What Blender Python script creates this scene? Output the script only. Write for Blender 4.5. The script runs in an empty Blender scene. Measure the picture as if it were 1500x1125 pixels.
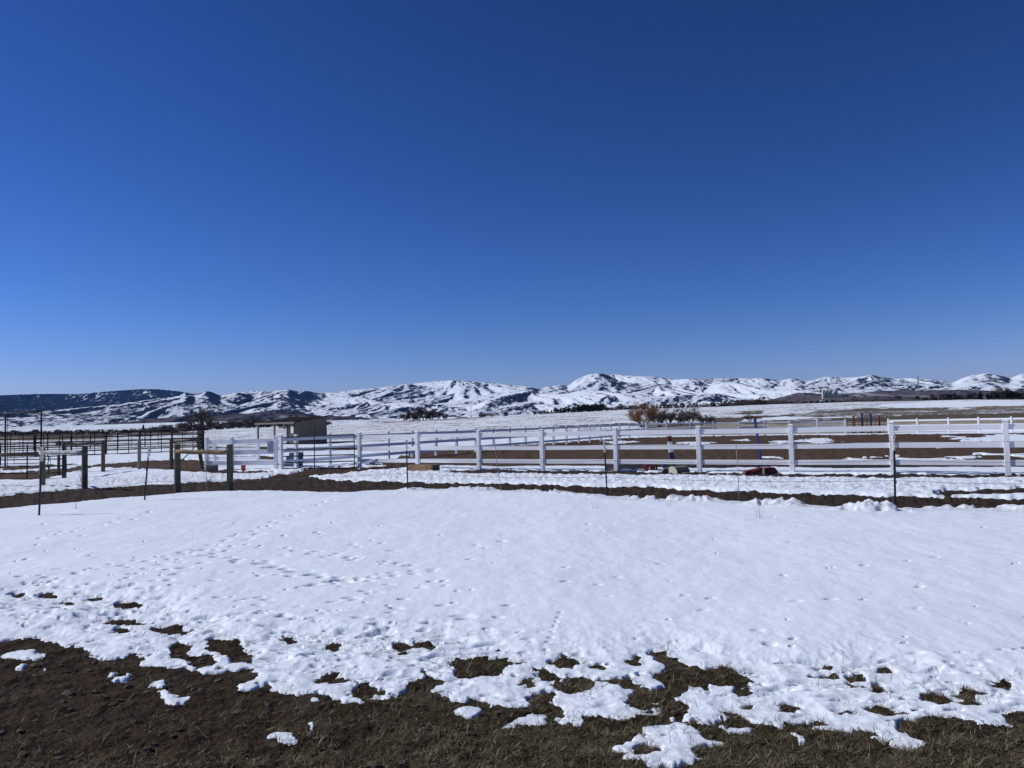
import bpy, math, random
import numpy as np
from mathutils import Vector, Matrix

# ------------------------------------------------------------------ camera, world, sun
scene = bpy.context.scene
COL = scene.collection
F_PX = 1133.0
PITCH = math.atan(57.5 / F_PX)
ROLL = math.radians(1.43)
EYE = 1.6
cp, sp = math.cos(PITCH), math.sin(PITCH)
cr, sr = math.cos(ROLL), math.sin(ROLL)
FW = np.array([0, cp, sp]); U0 = np.array([0, -sp, cp]); R0 = np.array([1.0, 0, 0])
RT = cr * R0 - sr * U0
UP = cr * U0 + sr * R0
cam_d = bpy.data.cameras.new("camera")
cam = bpy.data.objects.new("camera", cam_d)
COL.objects.link(cam)
cam.matrix_world = Matrix(((RT[0], UP[0], -FW[0], 0), (RT[1], UP[1], -FW[1], 0), (RT[2], UP[2], -FW[2], EYE), (0, 0, 0, 1)))
cam_d.sensor_width = 36.0
cam_d.lens = 36.0 * F_PX / 1500.0
cam_d.clip_start = 0.05
cam_d.clip_end = 60000
scene.camera = cam

SUN_AZ = math.radians(-82.0)      # clockwise from +Y: from the left, a little ahead
SUN_EL = math.radians(41.0)
sd = Vector((math.sin(SUN_AZ) * math.cos(SUN_EL), math.cos(SUN_AZ) * math.cos(SUN_EL), math.sin(SUN_EL)))
sun_d = bpy.data.lights.new("sun", 'SUN')
sun_d.energy = 3.7
sun_d.angle = math.radians(0.5)
sun_d.color = (1.0, 0.975, 0.945)
sun = bpy.data.objects.new("sun", sun_d)
COL.objects.link(sun)
sun.rotation_euler = sd.to_track_quat('Z', 'Y').to_euler()
sun.location = (-30, 10, 40)

world = bpy.data.worlds.new("World")
scene.world = world
world.use_nodes = True
wn = world.node_tree
for n in list(wn.nodes): wn.nodes.remove(n)
sky = wn.nodes.new('ShaderNodeTexSky'); sky.sky_type = 'NISHITA'
sky.sun_disc = False
sky.sun_elevation = SUN_EL
sky.sun_rotation = SUN_AZ
sky.altitude = 1700
sky.air_density = 1.0
sky.dust_density = 0.15
sky.ozone_density = 5.0
hsv = wn.nodes.new('ShaderNodeHueSaturation')
hsv.inputs['Saturation'].default_value = 1.12
gam = wn.nodes.new('ShaderNodeGamma'); gam.inputs['Gamma'].default_value = 1.25
bg = wn.nodes.new('ShaderNodeBackground'); bg.inputs['Strength'].default_value = 0.10
wo = wn.nodes.new('ShaderNodeOutputWorld')
wn.links.new(sky.outputs[0], hsv.inputs['Color'])
wn.links.new(hsv.outputs[0], gam.inputs['Color'])
sepc = wn.nodes.new('ShaderNodeSeparateColor'); comb = wn.nodes.new('ShaderNodeCombineColor')
wn.links.new(gam.outputs[0], sepc.inputs[0])
for ch_, (pw_, k_) in enumerate(((1.3, .381), (1.2, .326), (1.22, .352))):     # deep high-altitude winter blue
    a_ = wn.nodes.new('ShaderNodeMath'); a_.operation = 'POWER'; a_.inputs[1].default_value = pw_
    b_ = wn.nodes.new('ShaderNodeMath'); b_.operation = 'MULTIPLY'; b_.inputs[1].default_value = k_
    wn.links.new(sepc.outputs[ch_], a_.inputs[0]); wn.links.new(a_.outputs[0], b_.inputs[0]); wn.links.new(b_.outputs[0], comb.inputs[ch_])
wn.links.new(comb.outputs[0], bg.inputs['Color'])
wn.links.new(bg.outputs[0], wo.inputs['Surface'])
scene.view_settings.view_transform = 'Standard'
scene.view_settings.look = 'None'
scene.view_settings.exposure = 0.0
scene.view_settings.gamma = 1.0
scene.view_settings.use_curve_mapping = False

# ------------------------------------------------------------------ projection helpers (photo pixels 1500 x 1125 <-> places on the land)
def proj(X, Y, Z):
    dz = Z - EYE
    d = FW[1] * Y + FW[2] * dz
    r = RT[0] * X + RT[1] * Y + RT[2] * dz
    u = UP[0] * X + UP[1] * Y + UP[2] * dz
    return 750 + F_PX * r / d, 562.5 - F_PX * u / d
def ray(px, py):
    a = (np.asarray(px, float) - 750) / F_PX; b = (562.5 - np.asarray(py, float)) / F_PX
    return [FW[i] + a * RT[i] + b * UP[i] for i in range(3)]
def on_flat(px, py, z=0.0):
    d = ray(px, py); t = (z - EYE) / d[2]
    return d[0] * t, d[1] * t
def at_d(px, py, D):
    d = ray(px, py); t = D / d[1]
    return Vector((d[0] * t, D, EYE + d[2] * t))
def yh(px): return 620 - 0.025 * (px - 750)

# ------------------------------------------------------------------ numpy noise
def _hash(ix, iy, seed):
    h = (ix.astype(np.int64) * 374761393 + iy.astype(np.int64) * 668265263 + seed * 1442695041) & 0xffffffff
    h = ((h ^ (h >> 13)) * 1274126177) & 0xffffffff
    return ((h ^ (h >> 16)) & 0xffff) / 65535.0
def noise(x, y, seed=0):
    x = np.asarray(x, float); y = np.asarray(y, float)
    ix = np.floor(x); iy = np.floor(y); fx = x - ix; fy = y - iy
    def g(a, b):
        an = _hash(ix + a, iy + b, seed) * 2 * np.pi
        return np.cos(an) * (fx - a) + np.sin(an) * (fy - b)
    u = fx * fx * fx * (fx * (fx * 6 - 15) + 10); v = fy * fy * fy * (fy * (fy * 6 - 15) + 10)
    n00 = g(0, 0); n10 = g(1, 0); n01 = g(0, 1); n11 = g(1, 1)
    return 1.5 * ((n00 * (1 - u) + n10 * u) * (1 - v) + (n01 * (1 - u) + n11 * u) * v)
def fbm(x, y, seed=0, o=4, gain=0.5):
    s = 0; a = 1
    for k in range(o):
        s = s + a * noise(x * 2 ** k, y * 2 ** k, seed + k * 17); a *= gain
    return s
def ridged(x, y, seed=0, o=4, gain=0.5):
    s = 0; a = 1; t = 0
    for k in range(o):
        s = s + a * (1 - np.abs(noise(x * 2 ** k, y * 2 ** k, seed + k * 31)) * 1.6); t += a; a *= gain
    return s / t
def sst(a, b, x):
    t = np.clip((x - a) / (b - a), 0, 1); return t * t * (3 - 2 * t)

# ------------------------------------------------------------------ materials
def new_mat(name):
    m = bpy.data.materials.new(name); m.use_nodes = True
    nt = m.node_tree; b = nt.nodes['Principled BSDF']
    return m, nt, b
def N(nt, t, **kw):
    n = nt.nodes.new(t)
    for k, v in kw.items():
        if k in n.inputs: n.inputs[k].default_value = v
        else: setattr(n, k, v)
    return n
def pos(nt): return nt.nodes.new('ShaderNodeNewGeometry').outputs['Position']
def mapped(nt, vec, sc):
    mp = nt.nodes.new('ShaderNodeMapping'); mp.inputs['Scale'].default_value = sc
    nt.links.new(vec, mp.inputs['Vector']); return mp.outputs[0]
def ntex(nt, vec, scale, detail=4, rough=0.55):
    n = N(nt, 'ShaderNodeTexNoise'); n.inputs['Scale'].default_value = scale; n.inputs['Detail'].default_value = detail; n.inputs['Roughness'].default_value = rough
    nt.links.new(vec, n.inputs['Vector']); return n.outputs['Fac']
def ramp(nt, fac, stops):
    r = nt.nodes.new('ShaderNodeValToRGB')
    cr_ = r.color_ramp
    while len(cr_.elements) > 1: cr_.elements.remove(cr_.elements[-1])
    cr_.elements[0].position = stops[0][0]; cr_.elements[0].color = (*stops[0][1], 1)
    for p, c in stops[1:]:
        e = cr_.elements.new(p); e.color = (*c, 1)
    nt.links.new(fac, r.inputs[0]); return r.outputs[0]
def math_(nt, op, a, b=None, clamp=False):
    n = nt.nodes.new('ShaderNodeMath'); n.operation = op; n.use_clamp = clamp
    for i, v in enumerate((a, b)):
        if v is None: continue
        if isinstance(v, (int, float)): n.inputs[i].default_value = v
        else: nt.links.new(v, n.inputs[i])
    return n.outputs[0]
def mrange(nt, v, a, b, c=0.0, d=1.0, smooth=True):
    n = nt.nodes.new('ShaderNodeMapRange'); n.interpolation_type = 'SMOOTHSTEP' if smooth else 'LINEAR'
    nt.links.new(v, n.inputs[0])
    for i, q in enumerate((a, b, c, d)): n.inputs[i + 1].default_value = q
    return n.outputs[0]
def mixc(nt, f, a, b):
    n = nt.nodes.new('ShaderNodeMix'); n.data_type = 'RGBA'
    if isinstance(f, (int, float)): n.inputs[0].default_value = f
    else: nt.links.new(f, n.inputs[0])
    for i, v in ((6, a), (7, b)):
        if isinstance(v, tuple): n.inputs[i].default_value = (*v, 1)
        else: nt.links.new(v, n.inputs[i])
    return n.outputs[2]
def bump(nt, b, h, strength, dist, prev=None):
    n = nt.nodes.new('ShaderNodeBump'); n.inputs['Strength'].default_value = strength; n.inputs['Distance'].default_value = dist
    nt.links.new(h, n.inputs['Height'])
    if prev is not None: nt.links.new(prev, n.inputs['Normal'])
    nt.links.new(n.outputs[0], b.inputs['Normal']); return n.outputs[0]
def attr(nt, name):
    a = nt.nodes.new('ShaderNodeAttribute'); a.attribute_name = name; return a

SNOWC = (0.755, 0.82, 0.885)
def mat_snow():
    m, nt, b = new_mat("snow")
    p = pos(nt)
    n1 = ntex(nt, p, 0.7, 4); n2 = ntex(nt, p, 9, 6, 0.65); n3 = ntex(nt, p, 60, 3)
    big = mixc(nt, mrange(nt, n1, 0.3, 0.75), (0.735, 0.80, 0.88), (0.785, 0.845, 0.90))
    d = attr(nt, "dirt").outputs['Fac']
    dn = math_(nt, 'MULTIPLY', d, mrange(nt, ntex(nt, p, 14, 5, 0.7), 0.42, 0.68), True)
    nt.links.new(mixc(nt, dn, big, (0.30, 0.25, 0.20)), b.inputs['Base Color'])
    b.inputs['Roughness'].default_value = 0.75
    b.inputs['Specular IOR Level'].default_value = 0.25
    b.inputs['Sheen Weight'].default_value = 0.0
    q = bump(nt, b, n2, 0.35, 0.03)
    bump(nt, b, n3, 0.25, 0.006, q)
    return m
def mat_soil():
    m, nt, b = new_mat("soil")
    p = pos(nt)
    g = attr(nt, "gcol").outputs['Color']
    s = attr(nt, "snowcover").outputs['Fac']
    n1 = ntex(nt, p, 3.0, 6, 0.65); n2 = ntex(nt, p, 35, 6, 0.7); n3 = ntex(nt, p, 0.5, 5, 0.6)
    n4 = ntex(nt, p, 7.0, 3, 0.7)
    var = math_(nt, 'ADD', mrange(nt, n1, 0.25, 0.75, 0.6, 1.3, False), math_(nt, 'ADD', mrange(nt, n2, 0.3, 0.7, -0.45, 0.45, False), mrange(nt, n4, 0.35, 0.65, -0.4, 0.4, False)))
    mul = nt.nodes.new('ShaderNodeVectorMath'); mul.operation = 'SCALE'
    nt.links.new(g, mul.inputs[0]); nt.links.new(var, mul.inputs['Scale'])
    pf = mapped(nt, p, (1, 1, 1))
    sp1 = ntex(nt, pf, 0.9, 5, 0.75); sp2 = ntex(nt, pf, 0.12, 4, 0.6)
    thr = math_(nt, 'ADD', s, math_(nt, 'ADD', math_(nt, 'MULTIPLY', math_(nt, 'SUBTRACT', sp1, 0.5), 1.5), math_(nt, 'MULTIPLY', math_(nt, 'SUBTRACT', sp2, 0.5), 0.7)))
    sm = mrange(nt, thr, 0.46, 0.56)
    nt.links.new(mixc(nt, sm, mul.outputs[0], SNOWC), b.inputs['Base Color'])
    b.inputs['Roughness'].default_value = 0.95
    b.inputs['Specular IOR Level'].default_value = 0.1
    q = bump(nt, b, n1, 0.7, 0.08)
    q = bump(nt, b, n4, 0.8, 0.05, q)
    bump(nt, b, n2, 0.7, 0.014, q)
    return m
def mat_hills():
    m, nt, b = new_mat("hill_cover")
    p = pos(nt)
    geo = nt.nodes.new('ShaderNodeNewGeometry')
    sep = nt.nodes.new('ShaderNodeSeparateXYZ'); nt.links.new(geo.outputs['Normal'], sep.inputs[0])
    a = attr(nt, "forest").outputs['Fac']; br = attr(nt, "brown").outputs['Fac']
    p = mapped(nt, p, (1, .35, 1.4))
    n1 = ntex(nt, p, 0.0045, 5, 0.62); n2 = ntex(nt, p, 0.036, 4, 0.8)
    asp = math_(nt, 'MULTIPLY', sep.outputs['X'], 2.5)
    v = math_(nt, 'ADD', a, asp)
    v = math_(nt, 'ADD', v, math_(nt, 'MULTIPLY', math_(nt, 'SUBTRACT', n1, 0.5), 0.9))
    n3 = ntex(nt, p, 0.013, 3, 0.6)
    v = math_(nt, 'ADD', v, math_(nt, 'MULTIPLY', math_(nt, 'SUBTRACT', n3, 0.5), 0.9))
    v = math_(nt, 'ADD', v, math_(nt, 'MULTIPLY', math_(nt, 'SUBTRACT', n2, 0.5), 4.4))
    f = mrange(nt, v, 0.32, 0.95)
    brn = mrange(nt, math_(nt, 'ADD', br, math_(nt, 'MULTIPLY', math_(nt, 'SUBTRACT', n1, 0.5), 1.6)), 0.35, 0.7)
    snow = mixc(nt, brn, SNOWC, mixc(nt, mrange(nt, n2, 0.4, 0.6), (0.075, 0.06, 0.056), (0.15, 0.122, 0.118)))
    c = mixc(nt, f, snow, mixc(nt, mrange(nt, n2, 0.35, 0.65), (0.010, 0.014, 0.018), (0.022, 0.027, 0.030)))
    nt.links.new(c, b.inputs['Base Color'])
    b.inputs['Roughness'].default_value = 1.0; b.inputs['Specular IOR Level'].default_value = 0.0
    bump(nt, b, n2, 0.5, 14)
    return m
def mat_plain(name, c1, c2, scale=8, rough=0.7, bumpd=0.0, stretch=(1, 1, 1), spec=0.3, metal=0.0):
    m, nt, b = new_mat(name)
    tc = nt.nodes.new('ShaderNodeTexCoord')
    v = mapped(nt, tc.outputs['Object'], stretch)
    n = ntex(nt, v, scale, 6, 0.65)
    nt.links.new(mixc(nt, mrange(nt, n, 0.3, 0.7), c1, c2), b.inputs['Base Color'])
    b.inputs['Roughness'].default_value = rough; b.inputs['Specular IOR Level'].default_value = spec; b.inputs['Metallic'].default_value = metal
    if bumpd: bump(nt, b, n, 0.5, bumpd)
    return m
M = {}
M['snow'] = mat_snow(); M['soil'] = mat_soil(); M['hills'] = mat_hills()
M['vinyl'] = mat_plain("white_vinyl", (0.82, 0.83, 0.85), (0.87, 0.875, 0.885), 3, 0.45, 0, (1, 1, 0.3))
M['vinyl_worn'] = mat_plain("worn_white_board", (0.72, 0.73, 0.76), (0.86, 0.865, 0.88), 4, 0.55)
M['steel'] = mat_plain("dark_pipe", (0.010, 0.010, 0.014), (0.022, 0.019, 0.020), 12, 0.7, 0.001, (1, 1, 1), 0.15)
M['tpost'] = mat_plain("green_black_steel", (0.012, 0.018, 0.020), (0.028, 0.036, 0.036), 20, 0.5)
M['ins'] = mat_plain("cream_plastic", (0.62, 0.55, 0.42), (0.74, 0.70, 0.62), 30, 0.5)
M['wire'] = mat_plain("wire", (0.10, 0.10, 0.115), (0.17, 0.17, 0.18), 30, 0.6, 0, (1, 1, 1), 0.3, 0.3)
M['rod'] = mat_plain("fibre_rod", (0.20, 0.19, 0.20), (0.30, 0.28, 0.28), 30, 0.5)
M['wood_green'] = mat_plain("treated_wood", (0.085, 0.095, 0.060), (0.17, 0.17, 0.105), 9, 0.85, 0.006, (1, 1, 0.12))
M['wood_dark'] = mat_plain("weathered_post_wood", (0.070, 0.058, 0.046), (0.15, 0.122, 0.09), 9, 0.9, 0.006, (1, 1, 0.12))
M['wood_tan'] = mat_plain("tan_wood", (0.20, 0.13, 0.075), (0.36, 0.25, 0.15), 9, 0.85, 0.006, (0.15, 1, 1))
M['wood_grey'] = mat_plain("grey_wood", (0.16, 0.14, 0.12), (0.28, 0.25, 0.21), 9, 0.85, 0.004, (0.3, 1, 1))
M['birch'] = mat_plain("pale_bark", (0.28, 0.27, 0.24), (0.52, 0.51, 0.46), 5, 0.8, 0.004, (2.5, 1, 1))
M['shed_metal'] = mat_plain("brown_sheet_metal", (0.12, 0.105, 0.083), (0.18, 0.155, 0.122), 3, 0.6, 0, (1, 1, 0.2), 0.3)
M['shed_pale'] = mat_plain("tan_sheet_metal", (0.36, 0.32, 0.25), (0.46, 0.42, 0.34), 2, 0.6)
M['red'] = mat_plain("faded_red_paint", (0.105, 0.016, 0.016), (0.18, 0.032, 0.026), 6, 0.6)
M['salmon'] = mat_plain("orange_red_plastic", (0.45, 0.08, 0.05), (0.55, 0.12, 0.08), 6, 0.5)
M['blue'] = mat_plain("blue_paint", (0.018, 0.035, 0.16), (0.035, 0.06, 0.24), 6, 0.5)
M['navy'] = mat_plain("navy_paint", (0.010, 0.014, 0.07), (0.02, 0.026, 0.11), 6, 0.5)
M['steel_blue'] = mat_plain("blue_plastic", (0.025, 0.05, 0.10), (0.04, 0.075, 0.13), 5, 0.45)
M['white'] = mat_plain("white_paint", (0.66, 0.67, 0.66), (0.78, 0.78, 0.76), 6, 0.55)
M['cream'] = mat_plain("cream_paint", (0.55, 0.52, 0.42), (0.70, 0.67, 0.56), 4, 0.7)
M['olive'] = mat_plain("grey_olive_paint", (0.13, 0.14, 0.12), (0.19, 0.20, 0.17), 5, 0.8)
M['sign'] = mat_plain("sign_face", (0.44, 0.49, 0.56), (0.52, 0.56, 0.62), 6, 0.4)
M['ink'] = mat_plain("sign_print", (0.12, 0.15, 0.20), (0.2, 0.24, 0.29), 60, 0.6)
M['bark'] = mat_plain("dark_bark", (0.035, 0.028, 0.024), (0.075, 0.06, 0.05), 3, 0.95)
M['bark_grey'] = mat_plain("grey_bark", (0.13, 0.11, 0.10), (0.22, 0.185, 0.165), 3, 0.95)
M['twig'] = mat_plain("brown_twigs", (0.095, 0.07, 0.06), (0.16, 0.125, 0.105), 2, 0.95)
M['willow'] = mat_plain("orange_willow_twigs", (0.19, 0.085, 0.04), (0.30, 0.14, 0.065), 2, 0.95)
M['conifer'] = mat_plain("juniper_leaves", (0.014, 0.022, 0.014), (0.035, 0.045, 0.026), 1.5, 0.95)
M['russet'] = mat_plain("russet_leaves", (0.07, 0.045, 0.03), (0.12, 0.08, 0.05), 1.5, 0.95)
M['tar'] = mat_plain("dark_roofing", (0.018, 0.017, 0.018), (0.035, 0.032, 0.032), 2, 1.0, 0, (1, 1, 1), 0.0)
M['silo'] = mat_plain("pale_silo_concrete", (0.50, 0.52, 0.46), (0.60, 0.61, 0.55), 0.2, 0.6)
M['grass'] = None

# ------------------------------------------------------------------ mesh builder and object helpers
class MB:
    def __init__(s): s.v = []; s.f = []
    def box(s, c, size, rot=0.0, ax=None, taper=1.0):
        hx, hy, hz = size[0] / 2, size[1] / 2, size[2] / 2
        k = len(s.v); cr_, sr_ = math.cos(rot), math.sin(rot)
        for dz in (-1, 1):
            t = taper if dz > 0 else 1
            for dx, dy in ((-1, -1), (1, -1), (1, 1), (-1, 1)):
                x, y = dx * hx * t, dy * hy * t
                s.v.append((c[0] + x * cr_ - y * sr_, c[1] + x * sr_ + y * cr_, c[2] + dz * hz))
        s.f += [tuple(k + i for i in q) for q in ((0, 3, 2, 1), (4, 5, 6, 7), (0, 1, 5, 4), (1, 2, 6, 5), (2, 3, 7, 6), (3, 0, 4, 7))]
        return s
    def beam(s, p0, p1, w, h):          # rectangular bar between two points
        p0 = Vector(p0); p1 = Vector(p1); d = (p1 - p0).normalized()
        side = d.cross(Vector((0, 0, 1)))
        if side.length < 1e-3: side = Vector((1, 0, 0))
        side.normalize(); up = side.cross(d)
        k = len(s.v)
        for p in (p0, p1):
            for a, b in ((-1, -1), (1, -1), (1, 1), (-1, 1)):
                s.v.append(tuple(p + side * (a * w / 2) + up * (b * h / 2)))
        s.f += [tuple(k + i for i in q) for q in ((0, 3, 2, 1), (4, 5, 6, 7), (0, 1, 5, 4), (1, 2, 6, 5), (2, 3, 7, 6), (3, 0, 4, 7))]
        return s
    def tube(s, pts, rad, n=8, cap=True):
        pts = [Vector(p) for p in pts]
        if not isinstance(rad, (list, tuple)): rad = [rad] * len(pts)
        k0 = len(s.v); ref = None
        for i, p in enumerate(pts):
            d = (pts[min(i + 1, len(pts) - 1)] - pts[max(i - 1, 0)]).normalized()
            a = d.cross(Vector((0, 0, 1)) if abs(d.z) < 0.9 else Vector((0, 1, 0))).normalized()
            if ref is not None:
                a = (ref - d * ref.dot(d)).normalized()
            ref = a; b = d.cross(a)
            for j in range(n):
                an = 2 * math.pi * j / n
                s.v.append(tuple(p + (a * math.cos(an) + b * math.sin(an)) * rad[i]))
        for i in range(len(pts) - 1):
            for j in range(n):
                q = k0 + i * n; s.f.append((q + j, q + (j + 1) % n, q + n + (j + 1) % n, q + n + j))
        if cap:
            s.f.append(tuple(k0 + j for j in range(n))[::-1]); q = k0 + (len(pts) - 1) * n
            s.f.append(tuple(q + j for j in range(n)))
        return s
    def poly_prism(s, pts, off):        # planar polygon extruded by a vector
        k = len(s.v); n = len(pts); off = Vector(off)
        for p in pts: s.v.append(tuple(p))
        for p in pts: s.v.append(tuple(Vector(p) + off))
        s.f.append(tuple(range(k, k + n))[::-1]); s.f.append(tuple(range(k + n, k + 2 * n)))
        for i in range(n): s.f.append((k + i, k + (i + 1) % n, k + n + (i + 1) % n, k + n + i))
        return s
    def build(s, name, mat, parent=None, bevel=0.0, smooth=False, origin=None):
        me = bpy.data.meshes.new(name)
        o = Vector(origin) if origin is not None else (Vector(parent.get('_o', (0, 0, 0))) if parent is not None else Vector((0, 0, 0)))
        me.from_pydata([(v[0] - o.x, v[1] - o.y, v[2] - o.z) for v in s.v], [], s.f)
        me.materials.append(mat)
        if smooth:
            me.polygons.foreach_set('use_smooth', [True] * len(me.polygons))
        ob = bpy.data.objects.new(name, me)
        COL.objects.link(ob)
        if parent is not None: ob.parent = parent
        elif origin is not None: ob.location = origin
        if parent is not None: ob['_o'] = tuple(o)
        if bevel:
            bv = ob.modifiers.new('bevel', 'BEVEL'); bv.width = bevel; bv.segments = 2; bv.limit_method = 'ANGLE'
        return ob
def tag(o, label, cat, group=None, kind=None):
    if label: o['label'] = label
    if cat: o['category'] = cat
    if group: o['group'] = group
    if kind: o['kind'] = kind
    return o
def thing(name, loc, label, cat, group=None):
    o = bpy.data.objects.new(name, None); COL.objects.link(o)
    o.location = loc; o['_o'] = tuple(loc); o.empty_display_size = 0.2
    return tag(o, label, cat, group)
def copy_thing(o, loc, rz=0, sc=(1, 1, 1), label=None, group=None):
    c = o.copy(); COL.objects.link(c); c.location = loc; c.rotation_euler = (0, 0, rz); c.scale = sc
    if label: c['label'] = label
    if group: c['group'] = group
    for ch in list(o.children):
        d = ch.copy(); COL.objects.link(d); d.parent = c
        for g in list(ch.children):
            e = g.copy(); COL.objects.link(e); e.parent = d
    return c
def grid_mesh(name, X, Y, Z, mat, attrs, colattr=None, keep=None):
    nr, nc = X.shape
    idx = np.arange(nr * nc).reshape(nr, nc)
    q = np.stack([idx[:-1, :-1], idx[:-1, 1:], idx[1:, 1:], idx[1:, :-1]], -1).reshape(-1, 4)
    if keep is not None:
        k = keep.ravel(); q = q[k[q].any(1)]
    used = np.zeros(nr * nc, bool); used[q.ravel()] = True
    remap = np.cumsum(used) - 1
    q = remap[q]
    co = np.stack([X.ravel(), Y.ravel(), Z.ravel()], 1)[used]
    me = bpy.data.meshes.new(name)
    me.vertices.add(len(co)); me.vertices.foreach_set('co', co.astype(np.float32).ravel())
    me.loops.add(q.size); me.loops.foreach_set('vertex_index', q.astype(np.int32).ravel())
    me.polygons.add(len(q)); me.polygons.foreach_set('loop_start', np.arange(0, q.size, 4, dtype=np.int32))
    me.polygons.foreach_set('use_smooth', np.ones(len(q), bool))
    for nm, a in attrs.items():
        at = me.attributes.new(nm, 'FLOAT', 'POINT'); at.data.foreach_set('value', a.ravel()[used].astype(np.float32))
    if colattr is not None:
        nm, c = colattr
        at = me.attributes.new(nm, 'FLOAT_COLOR', 'POINT')
        c4 = np.concatenate([c.reshape(-1, 3)[used], np.ones((len(co), 1))], 1)
        at.data.foreach_set('color', c4.astype(np.float32).ravel())
    me.materials.append(mat); me.update(); me.validate()
    o = bpy.data.objects.new(name, me); COL.objects.link(o)
    return o

# ------------------------------------------------------------------ the lie of the land
CREST = np.array([(-900, 636), (0, 636), (150, 634.5), (290, 631.5), (340, 628), (480, 623), (585, 617.3), (700, 611.5), (800, 606.5), (920, 600.5), (1050, 596.5), (1100, 594.5), (1200, 592), (1260, 590), (1340, 589.5), (1420, 588), (1500, 588), (2400, 586)], float)
YC = 360.0
def ucol(X, Y):                    # picture column a bearing belongs to (at eye level)
    return 750 + F_PX * RT[0] * X / np.maximum(Y, 1e-3) * 1.0
def crest_z(u):
    yc = np.interp(u, CREST[:, 0], CREST[:, 1])
    return EYE + (620 - 0.025 * (u - 750) - yc) / F_PX * YC
def ground_z(X, Y):
    X = np.asarray(X, float); Y = np.asarray(Y, float)
    R = np.hypot(X, Y)
    u = ucol(X, np.maximum(Y, 0.35 * R))
    zc = crest_z(u)
    t = np.clip((R - 95) / (YC - 95), 0, 1)
    ramp_ = (0.35 * t + 0.65 * t * t * (3 - 2 * t))
    z = zc * ramp_
    z = np.where(R > YC, zc - 1.5 * sst(YC * 1.02, YC * 1.3, R) + 0.0005 * (R - YC), z)
    dip = -0.16 * sst(2, 22, X) * sst(24, 40, R)
    z = z + dip * (1 - sst(120, 200, R))
    z = z + 0.02 * noise(X / 3.1, Y / 3.1, 5) * sst(2, 6, R) + 0.12 * noise(X / 25, Y / 25, 7) * sst(40, 90, R)
    return z
def gz(x, y): return float(ground_z(np.array([x]), np.array([y]))[0])
def base_at(px, D):                # ground point at depth D in picture column px
    z = 0.0
    for _ in range(6):
        X = 0.0
        # solve X for column px at height z, depth D
        a = (px - 750) / F_PX
        dz = z - EYE
        # RT.X*x + RT.z*dz + RT.y*D = a*(FW.y*D+FW.z*dz)
        X = (a * (FW[1] * D + FW[2] * dz) - RT[1] * D - RT[2] * dz) / RT[0]
        z = gz(X, D)
    return Vector((X, D, z))
def base_px(px, py):
    x, y = on_flat(px, py); z = gz(x, y)
    x, y = on_flat(px, py, z); return Vector((float(x), float(y), gz(x, y)))

# ---- polygons (photo pixels) laid on the ground
def poly_world(pts, zlow=0.0):
    p = np.array(pts, float)
    if zlow:                        # near rims are seen over the top of the snow, far rims at the foot of it
        q = p + np.array([0, 0.4]); ins = np.zeros(len(p), bool)
        for i in range(len(p)):
            a, b = p[i], p[(i + 1) % len(p)]
            ins ^= ((a[1] > q[:, 1]) != (b[1] > q[:, 1])) & (q[:, 0] < a[0] + (q[:, 1] - a[1]) * (b[0] - a[0]) / ((b[1] - a[1]) if abs(b[1] - a[1]) > 1e-9 else 1e-9))
        z = np.where(ins, 0.0, zlow if zlow < 0.12 else np.interp(p[:, 0], [450, 700, 1300], [0.07, 0.07, 0.085]))
    else: z = np.zeros(len(p))
    x, y = on_flat(p[:, 0], p[:, 1], z); return np.stack([x, y], 1)
def sdf(P, X, Y):
    d2 = np.full(X.shape, 1e9); ins = np.zeros(X.shape, bool)
    n = len(P)
    for i in range(n):
        ax, ay = P[i]; bx, by = P[(i + 1) % n]
        ex, ey = bx - ax, by - ay
        L = ex * ex + ey * ey + 1e-12
        t = np.clip(((X - ax) * ex + (Y - ay) * ey) / L, 0, 1)
        dx = X - ax - t * ex; dy = Y - ay - t * ey
        d2 = np.minimum(d2, dx * dx + dy * dy)
        c = ((ay > Y) != (by > Y)) & (X < ax + (Y - ay) * ex / (ey if abs(ey) > 1e-9 else 1e-9))
        ins ^= c
    d = np.sqrt(d2)
    return np.where(ins, d, -d)
def oval(x0, y0, x1, y1, n=10, rot=0.0, seed=0):
    rnd = random.Random(int(x0 * 7 + y0 * 13) + seed); cx, cy = (x0 + x1) / 2, (y0 + y1) / 2; a, b = (x1 - x0) / 2, (y1 - y0) / 2
    out = []
    for i in range(n):
        t = 2 * math.pi * i / n; k = 1 + rnd.uniform(-.22, .22)
        out.append((cx + a * k * math.cos(t), cy + b * k * math.sin(t)))
    return out

EDGE = [(-300, 930), (0, 942), (23, 938), (57, 937), (75, 942), (102, 946), (125, 949), (128, 962), (159, 969), (189, 964), (206, 961), (211, 978), (242, 981), (272, 983), (302, 989), (328, 986), (359, 980), (374, 989), (351, 1012), (366, 1013), (393, 1004), (408, 1015), (438, 1019), (468, 1013), (500, 1027), (534, 1030), (515, 1013), (519, 998), (541, 998), (564, 1010), (541, 1021), (568, 1024), (591, 1012), (598, 998), (632, 989), (655, 997), (617, 1013), (651, 1021), (672, 1028), (704, 1023), (717, 1034), (764, 1036), (779, 1032), (777, 1013), (812, 1014), (813, 1032), (834, 1057), (853, 1063), (853, 1047), (915, 1053), (945, 1051), (987, 1051), (970, 1040), (964, 1028), (985, 1022), (1008, 1030), (1004, 1051), (1023, 1064), (1060, 1064), (1064, 1055), (1053, 1042), (1075, 1044), (1102, 1055), (1151, 1064), (1181, 1064), (1211, 1068), (1264, 1072), (1291, 1074), (1277, 1081), (1313, 1093), (1347, 1098), (1355, 1091), (1325, 1074), (1306, 1059), (1340, 1055), (1378, 1053), (1434, 1062), (1472, 1064), (1500, 1059), (1900, 1050), (1900, 650), (-300, 650)]
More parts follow.
